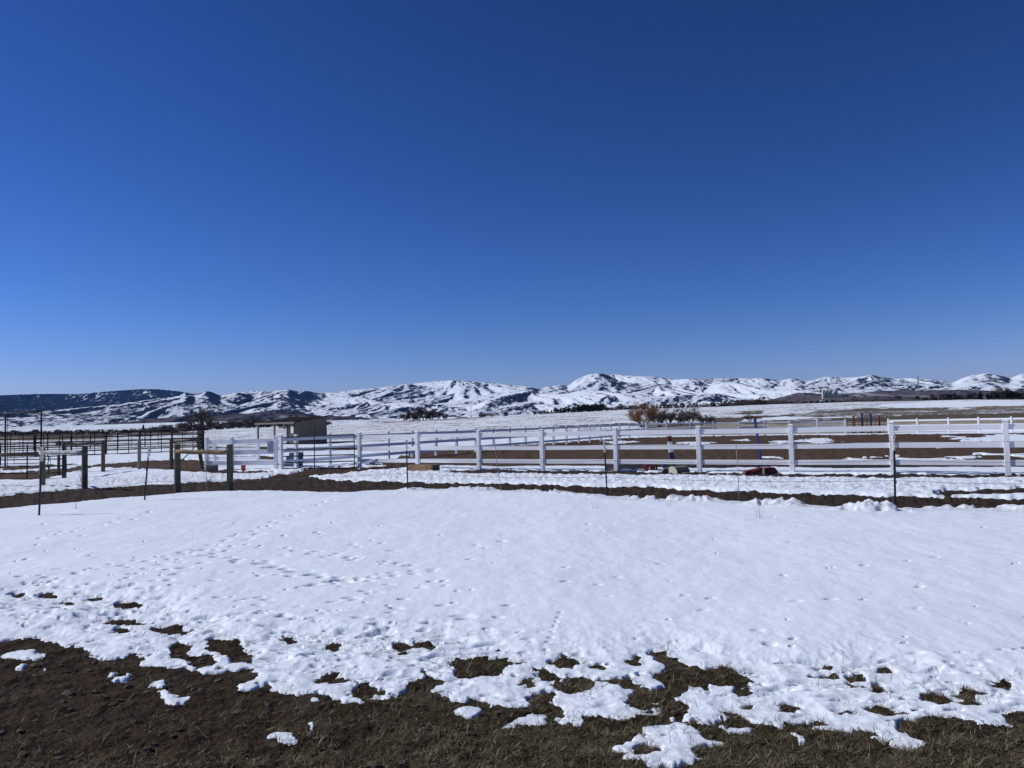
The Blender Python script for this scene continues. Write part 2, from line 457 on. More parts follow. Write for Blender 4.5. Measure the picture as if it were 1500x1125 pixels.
HOLES = [oval(249, 940, 281, 966), oval(276, 958, 321, 975), [(310, 936), (347, 938), (362, 953), (378, 972), (340, 970), (332, 957), (302, 949)],
         oval(217, 914, 274, 928), oval(151, 906, 213, 917), oval(162, 880, 217, 891), oval(57, 868, 88, 877), oval(15, 868, 35, 875), oval(86, 880, 108, 885), oval(130, 874, 152, 879),
         oval(408, 931, 440, 942), oval(478, 944, 504, 951), oval(463, 984, 505, 999), oval(579, 939, 601, 954), oval(608, 941, 648, 949), oval(170, 920, 190, 925),
         [(662, 964), (711, 959), (760, 966), (727, 985), (681, 987), (666, 981)],
         [(784, 974), (799, 975), (822, 988), (865, 991), (872, 994), (860, 1004), (857, 1009), (824, 1009), (810, 1000), (822, 996), (799, 991), (790, 982)],
         [(810, 966), (825, 959), (850, 964), (854, 960), (840, 973), (828, 976), (812, 972)], oval(762, 992, 784, 1003),
         [(881, 985), (922, 985), (944, 1002), (965, 1008), (962, 1040), (944, 1045), (923, 1031), (926, 1013), (903, 996), (888, 991)],
         [(945, 951), (975, 955), (1000, 972), (1034, 979), (1057, 976), (1081, 981), (1106, 993), (1091, 1002), (1053, 998), (1023, 1000), (1000, 1010), (985, 1018), (960, 1019), (944, 1003), (976, 1004), (957, 983), (975, 980)],
         oval(920, 958, 938, 970), oval(868, 969, 886, 977), oval(1072, 1006, 1102, 1019), oval(1242, 985, 1269, 1000), oval(1275, 1001, 1292, 1012), oval(1273, 1034, 1303, 1044), oval(1354, 1018, 1388, 1028),
         oval(1398, 1011, 1428, 1019), oval(1409, 1024, 1431, 1032), oval(1467, 1043, 1510, 1057), oval(1453, 998, 1481, 1004), oval(1146, 1032, 1167, 1041), oval(1286, 978, 1307, 984), oval(1190, 988, 1228, 993),
         oval(1050, 1050, 1066, 1058)]
ISLES = [oval(11, 955, 66, 969), oval(160, 985, 192, 1000), oval(225, 1001, 246, 1014), oval(233, 1010, 254, 1024), oval(234, 1019, 265, 1034), oval(396, 1072, 420, 1084), oval(408, 1079, 430, 1092), oval(452, 1056, 462, 1064),
         oval(28, 978, 34, 982), oval(63, 981, 71, 987), oval(662, 1033, 704, 1049), [(745, 1062), (762, 1045), (778, 1040), (794, 1050), (797, 1068), (780, 1063)],
         [(902, 1097), (927, 1081), (963, 1062), (1000, 1060), (1019, 1068), (1045, 1085), (1057, 1089), (1030, 1093), (1019, 1100), (1028, 1119), (1000, 1127), (953, 1121), (919, 1113)],
         oval(1071, 1064, 1104, 1074), [(1134, 1062), (1150, 1064), (1177, 1079), (1172, 1084), (1150, 1074)], oval(820, 1053, 834, 1060), oval(455, 1024, 462, 1028), oval(476, 1026, 482, 1029)]
ISLE_HOLES = [oval(925, 1094, 972, 1106)]
TRACK = [(-300, 748), (-20, 728), (0, 727), (60, 720), (100, 717), (140, 714), (200, 711), (260, 708.5), (300, 706), (340, 703), (380, 701), (440, 701), (520, 704), (600, 706), (700, 707), (800, 710), (900, 713), (960, 713), (1000, 717), (1060, 719.5), (1150, 722.5), (1280, 726), (1400, 729), (1520, 730), (1900, 738),
         (1900, 752), (1520, 742), (1400, 740), (1330, 741), (1250, 742), (1200, 739), (1150, 737), (1100, 733), (1060, 731), (1000, 730), (940, 728), (900, 725), (840, 720.5), (780, 718), (700, 715), (600, 714.5), (545, 717), (510, 719), (450, 718), (400, 716.5), (340, 717), (300, 717.5), (260, 720), (215, 724), (160, 728), (100, 735), (60, 738), (0, 743), (-20, 745), (-300, 766)]
MID_DIRT = [[(345, 706), (395, 697.5), (440, 692), (455, 686.5), (500, 684), (527, 684), (590, 680), (625, 678), (600, 683), (560, 686), (525, 689), (490, 693), (460, 698), (480, 701), (440, 702), (380, 702)],
            [(-60, 696), (0, 692), (60, 689), (150, 680), (190, 677), (240, 674), (262, 672), (300, 676), (306, 690), (270, 689), (236, 686), (190, 684), (140, 683), (70, 698), (0, 702), (-60, 706)],
            [(0, 684), (60, 681), (120, 678), (60, 684.5), (0, 688)],
            [(300, 687), (345, 689.5), (405, 687.5), (405, 690), (345, 692), (300, 691)],
            [(660, 688.5), (700, 688.2), (780, 689), (900, 690), (1000, 692), (1060, 691.8), (1160, 694), (1300, 695.2), (1480, 694.5), (1700, 696), (1700, 698.5), (1480, 697), (1300, 698.6), (1160, 697.6), (1060, 695.5), (1000, 695), (900, 692.8), (780, 692), (700, 691.5), (660, 690.5)],
            [(1330, 721.5), (1400, 718.5), (1500, 716.5), (1700, 716.5), (1700, 721), (1500, 721.5), (1400, 722.5)],
            [(300, 655), (410, 654), (412, 658), (300, 659.5)], [(335, 667.5), (406, 667), (406, 672), (335, 673)], [(420, 656.5), (520, 655), (530, 658.5), (420, 661)],
            # arena footing seen through the fence
            [(540, 679), (600, 663.5), (640, 659), (700, 655.5), (770, 651.5), (850, 645.5), (905, 641.5), (1000, 638.5), (1100, 635.5), (1200, 635), (1300, 633.5), (1420, 633), (1800, 628), (1800, 680), (1480, 681), (1300, 683), (1100, 683), (900, 682), (700, 681), (600, 680)]]
ARENA_SNOW = [oval(885, 645, 930, 648.5), oval(990, 645, 1042, 649), oval(965, 650, 1010, 652), oval(1170, 640, 1225, 645.5), oval(1130, 643, 1160, 646), oval(1352, 648, 1384, 652), [(1380, 636), (1430, 638), (1460, 634), (1600, 636), (1560, 646), (1480, 648), (1440, 650), (1400, 648), (1425, 643)],
              oval(1300, 664, 1322, 668), oval(1318, 668.5, 1385, 674), oval(1405, 665, 1425, 669), oval(1430, 660, 1462, 663), oval(1485, 660, 1530, 664), oval(1120, 668, 1150, 671), oval(1237, 671, 1256, 673.5), oval(1286, 667, 1296, 670), oval(1080, 641, 1100, 643.5)]
def flatten(h):
    cy = sum(p[1] for p in h) / len(h); k = 0.45 if cy < 930 else (0.8 if len(h) == 10 else 1.0)
    return [(p[0] + (1.3 * (p[1] - cy) if k < .5 else 0), cy + (p[1] - cy) * k) for p in h]
POLY_NEAR = (poly_world(EDGE), [poly_world(flatten(h), 0.02) for h in HOLES], [poly_world(h) for h in ISLES], [poly_world(h) for h in ISLE_HOLES])
PTRACK = poly_world(TRACK, 0.17); PMID = [poly_world(p, 0.06) for p in MID_DIRT]; PAS = [poly_world(p) for p in ARENA_SNOW]

def snow_field(X, Y):
    """signed distance (m) to the edge of the snow, berm weight, churned weight, track distance"""
    R = np.hypot(X, Y)
    f = np.full(X.shape, 5.0)
    near = R < 11
    if near.any():
        x, y = X[near], Y[near]
        E, H, I, IH = POLY_NEAR
        g = sdf(E, x, y)
        for h in H: g = np.minimum(g, -sdf(h, x, y))
        for h in I: g = np.maximum(g, sdf(h, x, y))
        for h in IH: g = np.minimum(g, -sdf(h, x, y))
        g = g + 0.042 * noise(x / 0.16, y / 0.20, 11) + 0.030 * noise(x / 0.065, y / 0.08, 12) + 0.012 * noise(x / 0.028, y / 0.035, 14)
        nearedge = np.clip(1 - np.abs(g - 0.18) / 0.22, 0, 1)
        g = g - nearedge * 0.42 * np.clip(noise(x / 0.17, y / 0.13, 15) + 0.35 * noise(x / 0.06, y / 0.06, 16) - 0.40, 0, 1) + 0.03 * noise(x / 0.4, y / 0.5, 13) * sst(0.02, 0.3, np.abs(g))
        f[near] = g
    far = R >= 8.5
    trk = np.full(X.shape, -9.0)
    if far.any():
        x, y = X[far], Y[far]
        t = sdf(PTRACK, x, y); trk[far] = t
        g = -(t + 0.10 * noise(x / 0.5, y / 0.5, 21) + 0.06 * noise(x / 0.17, y / 0.17, 22))
        for p in PMID[:-1]:
            g = np.minimum(g, -(sdf(p, x, y) + 0.22 * noise(x / 0.6, y / 0.9, 23) + 0.12 * noise(x / 0.2, y / 0.3, 24)))
        a = sdf(PMID[-1], x, y) + 0.8 * noise(x / 2.5, y / 3.5, 25) + 0.3 * noise(x / 0.7, y / 0.9, 29)
        for p in PAS: a = np.minimum(a, -(sdf(p, x, y) + 0.9 * noise(x / 1.1, y / 2.0, 26) + 0.6 * noise(x / .4, y / .6, 27)))
        g = np.minimum(g, -a)
        f[far] = np.minimum(g, np.where(R[far] < 10.9, f[far], 9.0))
    return f, trk

# ------------------------------------------------------------------ GROUND sheet
def az_cols(step):
    a = list(np.arange(-0.72, 0.72, step))
    side = [0.75, 0.8, 0.9, 1.05, 1.25, 1.5, 1.8, 2.2, 2.6, 3.0, math.pi]
    return np.array([-x for x in side[::-1]] + a + [0.72] + side)
def rows_px(lo, hi, step):
    v = []; d = lo
    while d > hi: v.append(EYE * F_PX / d); d -= step
    return v
cols = az_cols(0.0011)
rws = [0.3, 1.0, 2.0, 2.8] + rows_px(560, 270, 1.2) + rows_px(270, 40, 2.0)
r = rws[-1]
while r < 420: r *= 1.008; rws.append(r)
while r < 2600: r *= 1.03; rws.append(r)
rws = np.array(rws)
A, R = np.meshgrid(cols, rws)
X = R * np.sin(A); Y = R * np.cos(A)
Z = ground_z(X, Y)
f, trk = snow_field(X, Y)
front = Y > 0.3 * R
# clods and tufts in the bare soil in front, ruts on the track, harrowed footing in the arena
soil_rough = 0.016 * fbm(X / 0.16, Y / 0.16, 41, 4, 0.6) * (R < 9)
rut = 0.035 * fbm(X / 0.28, Y / 0.28, 42, 3, 0.7) * ((R > 9) & (R < 32))
arena_r = 0.05 * fbm(X / 0.7, Y / 0.7, 43, 3, 0.6) * ((R > 30) & (R < 80))
Z = Z + (soil_rough + rut + arena_r) * (f < 0.5)
Z = Z - 0.05 * sst(0.1, 0.8, trk)
PXc, PYc = proj(X, np.maximum(Y, 0.01), Z)
PXc = np.where(front, PXc, 0); PYc = np.where(front, PYc, 2000)
# colour of the bare ground
C = np.zeros(X.shape + (3,)); C[:] = (0.034, 0.0215, 0.0125)
def blend(c, w):
    global C
    w = np.clip(w, 0, 1)[..., None]; C = C * (1 - w) + np.array(c) * w
g_ = sst(150, 900, PXc) * (R < 9)
blend((0.033, 0.026, 0.0135), g_ * 0.8)
blend((0.058, 0.047, 0.030), sst(0.05, 0.5, fbm(X / 0.35, Y / 0.35, 44, 4)) * (R < 9) * (0.35 + 0.5 * g_))
blend((0.044, 0.031, 0.023), ((R > 9) & (R < 27)) * 1.0)
blend((0.088, 0.058, 0.037), sst(26, 30, R) * (R < 90))
blend((0.062, 0.038, 0.026), sst(26, 30, R) * (R < 34) * (PXc < 620))
# far field: dry grass between the snow
blend((0.20, 0.165, 0.12), sst(88, 95, R) * 1.0)
_un = 0
jx = 14 * fbm(X / 14, Y / 14, 51, 4); jy = 1.6 * fbm(X / 9, Y / 20, 52, 4)
jy2 = jy + 1.2 * fbm(X / 3, Y / 5, 53, 3)
s = np.where(f > 0, 1.5, -1.0)                    # snow cover
s = np.where(R > 46, np.clip(f * 0.8 + 0.5, -0.6, 1.4), s)
def inpoly(P, x, y):
    ins = np.zeros(x.shape, bool); n = len(P)
    for i in range(n):
        ax, ay = P[i]; bx, by = P[(i + 1) % n]
        ins ^= ((ay > y) != (by > y)) & (x < ax + (y - ay) * (bx - ax) / ((by - ay) if abs(by - ay) > 1e-9 else 1e-9))
    return ins
far = R > 84
s = np.where(far, 0.57, s)
qx, qy = PXc + jx * 0.6, PYc + jy2
FIELD = [ # (polygon in photo pixels, snow cover, soil colour)
    ([(940, 622), (1250, 617), (1500, 611), (2200, 600), (2200, 640), (940, 640)], 0.30, (0.30, 0.26, 0.19)),
    ([(1030, 613), (1070, 611.5), (1120, 609), (1180, 606), (1230, 603.5), (1300, 602), (1400, 601), (1500, 598), (2200, 590), (2200, 616), (1500, 612), (1300, 617), (1080, 621), (1030, 620)], 0.10, (0.105, 0.088, 0.062)),
    ([(1150, 609.5), (1200, 608), (1260, 606.5), (1330, 605.5), (1370, 605), (1330, 608.5), (1260, 611), (1190, 614), (1120, 617), (1080, 618), (1100, 614)], 0.72, (0.14, 0.12, 0.09)),
    ([(1280, 605), (1340, 604), (1420, 602.5), (1480, 601), (1500, 599), (1500, 601), (1440, 604), (1360, 607), (1290, 610)], 0.80, (0.14, 0.12, 0.09)),
    ([(1200, 601), (1300, 600), (1400, 600), (1500, 597), (1600, 596), (1600, 604), (1500, 605), (1400, 607), (1300, 610), (1200, 612), (1150, 611)], 0.42, (0.12, 0.10, 0.075)),
    ([(1080, 603), (1120, 602), (1120, 606), (1080, 607)], 0.35, (0.12, 0.10, 0.075)),
    ([(1200, 603.5), (1230, 600.5), (1260, 598), (1320, 597), (1400, 599), (1340, 601), (1260, 603)], 0.18, (0.12, 0.10, 0.075)),
    ([(1400, 596.5), (1440, 595), (1475, 595), (1520, 591), (1530, 593), (1480, 598), (1430, 599)], 0.05, (0.20, 0.155, 0.095)),
    ([(560, 616), (700, 609), (720, 611.5), (640, 616), (560, 620)], 0.30, (0.22, 0.15, 0.12)),
    ([(820, 622.5), (905, 620.5), (945, 620), (1010, 620.5), (1010, 623.5), (905, 624), (820, 627)], 0.15, (0.10, 0.085, 0.065)),
    ([(-200, 641), (0, 640.5), (160, 639.5), (160, 644), (0, 646), (-200, 647)], 0.15, (0.20, 0.16, 0.12)),
    ([(-200, 635), (150, 635), (300, 632), (300, 635), (150, 640), (-200, 641)], 0.1, (0.07, 0.055, 0.05)),
]
for P, sv, c in FIELD:
    w = inpoly(P, qx, qy) & far
    s = np.where(w, sv, s); C[w] = c
# second cut: smooth white banks in front of the road embankment
s = np.where(far & inpoly([(1290, 592), (1340, 590), (1400, 587), (1500, 586), (1500, 594), (1400, 597), (1290, 596)], qx, qy), 1.0, s)
s = np.where(R > YC * 1.02, 0.35, s)
s = np.where((R < 84) & (R > 30) & (PXc < 540), np.where(f > 0, 1.2, -0.5), s)
s = np.where(~front, 1.2, s)
ground = grid_mesh('ground', X, Y, Z, M['soil'], {'snowcover': s}, ('gcol', C))
tag(ground, "dark bare soil, track dirt and dry grass showing where the snow has melted", "ground", kind='structure')

# ------------------------------------------------------------------ SNOW sheet (real thickness, lying on the soil)
cols = az_cols(0.0009)
rws = np.array(rows_px(540, 215, 0.9) + rows_px(215, 48, 0.7) + rows_px(48, 26, 0.8))
A, R = np.meshgrid(cols[11:-11], rws)
X = R * np.sin(A); Y = R * np.cos(A)
f, trk = snow_field(X, Y)
G0 = ground_z(X, Y)
T = 0.011 + 0.055 * sst(8.8, 10.8, R) + 0.022 * sst(4.6, 8.2, R) * sst(0.0, 0.5, f) * sst(10.8, 8.8, R) - 0.03 * sst(16, 24, R)
w = 0.028 + 0.06 * sst(8.8, 12, R)
e = np.clip(f / w, 0, 1)
th = T * (1 - (1 - e) ** 2) ** 0.7 + 0.022 * sst(0.0, 0.45, f) * sst(10.8, 8.8, R)
th = th + 0.016 * sst(0, 0.7, f) * (0.8 + fbm(X / 1.6, Y / 2.2, 61, 3)) + 0.005 * fbm(X / 0.22, Y / 0.35, 62, 3) * e
# lumpy half-melted surface near the front edge
mel = sst(1.2, 0.0, f) * (R < 8.5)
th = th + mel * e * 0.010 * (ridged(X / 0.30, Y / 0.34, 63, 3) - 0.55) * 2
# crusts ploughed up along the near side of the track
tnear = -trk
berm_side = (tnear > 0) & (tnear < 0.9)
PXs, PYs = proj(X, Y, G0)
below = np.zeros(X.shape, bool)
tb = np.array(TRACK)[25:][::-1]
below = PYs > np.interp(PXs, tb[:, 0], tb[:, 1]) - 1.5
wb = sst(0.04, 0.10, tnear) * sst(0.85, 0.45, tnear) * (R > 9) * below * sst(520, 620, PXs)
lump = sst(-0.25, 0.05, noise(X / 0.30, Y / 0.30, 71)) * (0.8 + 0.5 * noise(X / 0.11, Y / 0.11, 72))
th = th + wb * lump * sst(-.25, .25, noise(X / 1.1, Y / 1.1, 78)) * (0.06 + 0.04 * sst(800, 1300, PXs)) * np.clip(1.0 + 0.8 * noise(X / 2.0, Y / 2.0, 73), 0.2, 2)
# churned snow between track and fence, and in the corral on the left
wc = (R > 9) * (~below) * sst(0.2, 0.7, tnear) * sst(6.5, 3.0, tnear) * (f > 0)
th = th + wc * np.maximum(e, 0) * (0.045 * (ridged(X / 0.55, Y / 0.5, 74, 4) - 0.6) * 2 + 0.02 * fbm(X / .16, Y / .2, 75, 3))
# drift ridges in the open corral snow
th = th + (R > 30) * e * 0.03 * fbm(X / 1.2, Y / 1.2, 76, 4)
# melt pits, hoof prints and grass poking holes
rnd = np.random.RandomState(4)
pits = []
for k in range(1300):
    px = rnd.uniform(-40, 1540); py = 745 + (1060 - 745) * rnd.rand() ** 0.8
    dens = 0.16 + 0.9 * math.exp(-((px - 330) / 330.0) ** 2) * math.exp(-((py - 850) / 75.0) ** 2) + 0.25 * (py > 880) * (px < 700)
    if rnd.rand() > dens: continue
    pits.append((px, py, rnd.uniform(.018, .06) * (1.0 if px < 900 else .8), rnd.uniform(.25, .6), rnd.uniform(-.3, .3), rnd.uniform(.02, .06)))
for k in range(250):          # streaky melt marks along the front of the snow
    if rnd.rand() < .82: px = rnd.uniform(-30, 720); c_ = np.interp(px, [0, 240, 460, 720], [872, 905, 935, 945])
    else: px = rnd.uniform(1040, 1530); c_ = np.interp(px, [1040, 1250, 1530], [985, 1000, 1025])
    pits.append((px, c_ + rnd.normal(0, 20), rnd.uniform(.03, .11), rnd.uniform(.14, .38), rnd.uniform(-.25, .25), rnd.uniform(.04, .075)))
def trail(p0, p1, n, j=3, size=.055, dep=.045):
    for i in range(n):
        t = (i + .5) / n
        pits.append((p0[0] + (p1[0] - p0[0]) * t + rnd.uniform(-j, j), p0[1] + (p1[1] - p0[1]) * t + (-1) ** i * 1.6 + rnd.uniform(-1, 1), size * rnd.uniform(.6, 1.2), rnd.uniform(.35, .55), 0, dep))
trail((180, 850), (500, 728), 34); trail((60, 790), (230, 752), 16, 6); trail((20, 860), (330, 800), 20, 8); trail((200, 870), (420, 765), 24, 8)
trail((380, 800), (600, 830), 22, 14); trail((430, 860), (640, 835), 18, 14); trail((40, 870), (240, 890), 18, 8, .09, .07)
trail((300, 812), (520, 852), 20, 12, .08, .06); trail((480, 700), (560, 700), 4)
trail((800, 940), (822, 893), 15, 1.2, .02, .02)
Xr = R; step_az = 0.0009
for (px, py, a, asp, ro, dep) in pits:
    x0, y0 = on_flat(px, py, 0.06); r0 = math.hypot(x0, y0); az = math.atan2(x0, y0)
    i0, i1 = np.searchsorted(rws, [r0 - 2.2 * a, r0 + 2.2 * a]); c0 = int((az + 0.72) / step_az) - int(2.4 * a / r0 / step_az) - 1; c1 = c0 + int(4.8 * a / r0 / step_az) + 3
    c0 = max(c0, 0); i1 = max(i1, i0 + 1)
    if c1 <= c0: continue
    xx = X[i0:i1, c0:c1] - x0; yy = Y[i0:i1, c0:c1] - y0
    u = (xx * math.cos(ro) + yy * math.sin(ro)) / a; v = (-xx * math.sin(ro) + yy * math.cos(ro)) / (a * asp)
    q = np.exp(-(u * u + v * v) ** 1.5)
    th[i0:i1, c0:c1] -= 1.3 * dep * q * (f[i0:i1, c0:c1] > 0)
Zs = G0 + np.where(f > 0, np.maximum(th, -0.02), np.maximum(-0.9 * (-f) ** 0.8, -0.08)) - 0.05 * sst(0.1, 0.8, trk) * (trk > 0)
dirt = np.clip(0.9 * wb + 0.5 * wc * (PXs < 330) + 0.35 * wc, 0, 1) * 0.75 + 0.25 * (R < 8.5) * sst(0.25, 0.0, f) + 0.6 * (R < 9) * np.exp(-((PXs - 40) / 60) ** 2) * np.exp(-((PYs - 868) / 22) ** 2)
snow = grid_mesh('snow', X, Y, Zs, M['snow'], {'dirt': dirt}, None, keep=(f > -0.06))
tag(snow, "melting white snow cover over the yard with a ragged front edge", "snow", kind='structure')
del G0, th

# ------------------------------------------------------------------ HILLS
SKYL = np.array([(-700, 585), (-200, 580), (0, 579), (25, 578), (60, 577), (120, 577), (150, 574), (175, 572), (205, 570), (230, 570), (260, 573), (283, 577), (300, 573), (308, 573.5), (322, 579.5), (345, 575), (370, 573), (400, 573), (422, 570), (435, 573.5), (448, 572), (465, 576), (490, 574.5), (520, 571), (560, 567), (600, 562), (640, 558.5), (660, 557), (700, 559), (740, 563), (770, 566), (790, 570), (800, 566.5), (820, 564), (832, 565), (845, 556), (862, 548.5), (880, 546.5), (900, 548), (930, 551), (960, 552), (985, 556), (1010, 555), (1040, 555), (1065, 554), (1100, 554), (1120, 554), (1142, 558), (1155, 555), (1165, 554.5), (1180, 559), (1188, 557.5), (1210, 552), (1240, 553), (1260, 552), (1278, 549), (1295, 552), (1310, 555), (1340, 553.5), (1360, 555.5), (1380, 558), (1397, 560), (1410, 554), (1425, 549.5), (1448, 546.5), (1470, 551), (1480, 554), (1490, 550), (1500, 547), (1700, 552), (2300, 560)], float)
acols = np.concatenate([np.linspace(-1.3, -0.72, 60)[:-1], np.arange(-0.72, 0.72, 0.0008), np.linspace(0.72, 1.3, 60)])
rr = np.concatenate([np.geomspace(900, 2200, 30)[:-1], np.linspace(2200, 6900, 520), np.geomspace(6900, 11000, 22)[1:]])
A, R = np.meshgrid(acols, rr)
X = R * np.sin(A); Y = R * np.cos(A)
U = ucol(X, Y)
wx = 260 * fbm(X / 1100, Y / 1100, 80, 3); wy = 260 * fbm(X / 1100, Y / 1100, 81, 3)
def hz(u, y, D):  # height above datum of picture height y at distance D
    return EYE + (620 - 0.025 * (u - 750) - y) / F_PX * D
H = 14 + 10 * sst(900, 3000, R) + 6 * noise(X / 500, Y / 500, 82)
# main divide
spur = ridged((X + wx) / 420, (Y + wy) / 420, 84, 5, 0.5)
spur2 = ridged((X + wy) / 210, (Y + wx) / 210, 88, 4, 0.55)
spur3 = ridged((X + .3 * wx) / 95, (Y + .3 * wy) / 95, 91, 3, 0.55)
wz = fbm(X / 330, Y / 330, 79, 3)
rid = 5900 + 350 * noise(A * 7, A * 0 + .5, 83) + 500 * sst(330, 250, U)
skz = hz(U, np.interp(U, SKYL[:, 0], SKYL[:, 1]), rid)
t = (R - rid)
main = skz * np.where(t < 0, np.clip(1 + t / (1500 + 900 * sst(330, 250, U)), 0, 1), np.clip(1 - t / 2600, 0, 1))
m = main * (0.74 + 0.20 * spur + 0.12 * sst(330, 250, U)) + 12 * (spur2 - 0.5) * sst(30, 140, main)
H = np.maximum(H, m)
brown = np.zeros(X.shape)
def window(u, D, half_u, half_d):
    az = math.atan((u - 750) / F_PX); da = half_u / D
    return (slice(max(np.searchsorted(rr, D - half_d), 1), np.searchsorted(rr, D + half_d) + 1), slice(np.searchsorted(acols, az - da), np.searchsorted(acols, az + da) + 1), az)
def hill(u, y, D, W, asp, rot, slope, seed, is_brown=False):
    """one rounded hill: crest seen at picture point (u, y), W metres half width, elongated along its own ridge line"""
    global H, brown
    z = hz(u, y, D)
    if not is_brown and slope > .31: asp = asp * 1.35; rot = math.copysign(max(abs(rot), .35), rot)
    if z < 8: return
    reach = z / slope * max(asp, 1) + 60
    sr_, sc_, az = window(u, D, reach, reach)
    x = X[sr_, sc_]; y_ = Y[sr_, sc_]
    if x.size == 0: return
    cx_, cy_ = D * math.sin(az), D * math.cos(az)
    qx_ = (x - cx_) + .30 * wx[sr_, sc_] + 30 * wz[sr_, sc_]; qy_ = (y_ - cy_) + .30 * wy[sr_, sc_] - 30 * wz[sr_, sc_]
    ca, sa = math.cos(rot + az), math.sin(rot + az)
    lx = qx_ * ca - qy_ * sa; ly = (qx_ * sa + qy_ * ca) / asp
    r0_ = W * .35
    d = np.sqrt(lx ** 2 + ly ** 2 + r0_ ** 2) - r0_
    an = np.arctan2(ly, lx)
    gul = 0.22 * noise(an * 1.9 + seed * 3.7, d / 600 + seed, 97) + 0.17 * noise(an * 5.0 + seed, d / 400 + seed * 2, 98)
    h = z - slope * d * (1 + gul) + 7 * (spur2[sr_, sc_] - .6) + 3 * (spur3[sr_, sc_] - .6)
    old = H[sr_, sc_]
    if is_brown: brown[sr_, sc_] = np.where(h > old, np.maximum(brown[sr_, sc_], sst(0, 6, h - old)), brown[sr_, sc_])
    else: brown[sr_, sc_] = np.where(h > old, 0, brown[sr_, sc_])
    H[sr_, sc_] = np.maximum(old, h)
hr_ = np.random.RandomState(21)
# crest hills along the divide, and a few lower ones in front
for k, u in enumerate(np.arange(300, 1560, 33)):
    u = u + hr_.uniform(-8, 8); ysky = np.interp(u, SKYL[:, 0], SKYL[:, 1])
    hill(u, ysky + hr_.uniform(.6, 3.0), 5450 + hr_.uniform(-250, 300), hr_.uniform(170, 260), hr_.uniform(1.2, 2.0), hr_.uniform(-.8, .8), hr_.uniform(.34, .44), k)
for k in range(85):
    tt = hr_.rand(); D = 3200 + 1900 * tt; u = hr_.uniform(300, 1650)
    ysky = np.interp(u, SKYL[:, 0], SKYL[:, 1]); ylow = (620 - 0.025 * (u - 750)) - 12
    y = ylow + (ysky - ylow) * (0.12 + 0.55 * tt) + hr_.normal(0, 2.5)
    hill(u, y, D, hr_.uniform(150, 260), hr_.uniform(1.3, 2.4), hr_.uniform(-.8, .8), hr_.uniform(.32, .42), 100 + k)
for k in range(14):
    u = hr_.uniform(-200, 290); D = hr_.uniform(3300, 4200)
    hill(u, 615 + hr_.uniform(-5, 6), D, hr_.uniform(200, 320), 2.4, hr_.uniform(.8, 1.5), .2, 300 + k)
# the ones that can be told apart in the photograph
for i, (u, y, D, W, asp, rot, sl) in enumerate([(305, 574, 4600, 200, 1.6, .5, .5), (240, 592, 4200, 260, 2.2, 1.2, .3), (425, 571, 5000, 180, 1.4, .3, .42), (448, 573, 5100, 150, 1.6, .5, .42), (400, 584, 4500, 200, 1.5, .4, .42), (520, 582, 4700, 190, 1.5, -.5, .42), (505, 601, 3800, 220, 2.0, 1.2, .3),
        (580, 574, 5000, 200, 1.6, .4, .42), (590, 590, 4200, 200, 1.8, -.5, .45), (650, 580, 4800, 230, 2.0, .7, .42), (660, 566, 5300, 250, 1.8, .6, .42), (665, 596, 3700, 180, 1.5, 1.0, .38), (765, 573, 4300, 230, 2.0, -.45, .48), (738, 566, 5100, 220, 1.6, .6, .42), (790, 598, 3500, 200, 1.8, 1.1, .3),
        (828, 566, 5000, 130, 1.5, .4, .5), (880, 560, 4800, 260, 2.2, 1.0, .42), (850, 572, 4200, 220, 2.0, -.8, .42), (900, 580, 3900, 200, 1.5, .5, .42), (955, 562, 4600, 200, 1.8, -.4, .44), (1010, 559, 4700, 240, 2.2, .5, .46), (1000, 580, 3700, 200, 1.6, .8, .38), (1065, 562, 4500, 220, 2.0, -.5, .48), (1050, 578, 3800, 190, 1.7, .6, .42),
        (1110, 569, 4300, 200, 2.0, -.4, .48), (1160, 572, 4100, 200, 2.0, -.5, .46), (1215, 562, 4600, 220, 1.8, .5, .44), (1275, 561, 4700, 240, 2.2, .6, .42), (1320, 568, 4300, 220, 2.0, .5, .42), (1375, 566, 4600, 200, 1.6, .5, .42), (1430, 556, 4600, 260, 1.8, .6, .46), (1490, 562, 4400, 230, 2.0, .5, .44), (1415, 576, 3700, 170, 1.5, .8, .4)]):
    hill(u, y, D, W, asp, rot, sl, 500 + i)
# low brown foothills in front
for i, (u, y, D, W, asp, rot, sl) in enumerate([(300, 611, 3000, 200, 2, 1.3, .2), (332, 604, 3000, 150, 1.5, .6, .30), (360, 609, 2900, 150, 1.6, 1.0, .25), (395, 606, 2900, 170, 1.6, .9, .26), (432, 601, 3000, 170, 1.5, .7, .30), (462, 606, 2900, 160, 1.5, 1.1, .25), (500, 611, 2700, 160, 1.8, 1.3, .2), (560, 613, 2600, 160, 1.8, 1.3, .2),
        (1178, 576, 3000, 120, 1.5, .4, .38), (1160, 584, 2800, 130, 1.6, .9, .3), (1195, 584, 2800, 130, 1.6, .9, .3), (1110, 588, 2600, 140, 1.8, 1.2, .22), (1240, 579, 2900, 150, 2, 1.2, .2), (1275, 575, 2900, 170, 2, 1.2, .2), (1305, 575, 2900, 170, 2, 1.3, .18), (1340, 580, 2700, 170, 2, 1.3, .18), (1260, 584, 2400, 170, 2, 1.3, .15)]):
    hill(u, y, D, W, asp, rot, sl, 700 + i, True)
H = H + 1.5 * fbm(X / 60, Y / 60, 96, 2) * sst(30, 120, H)
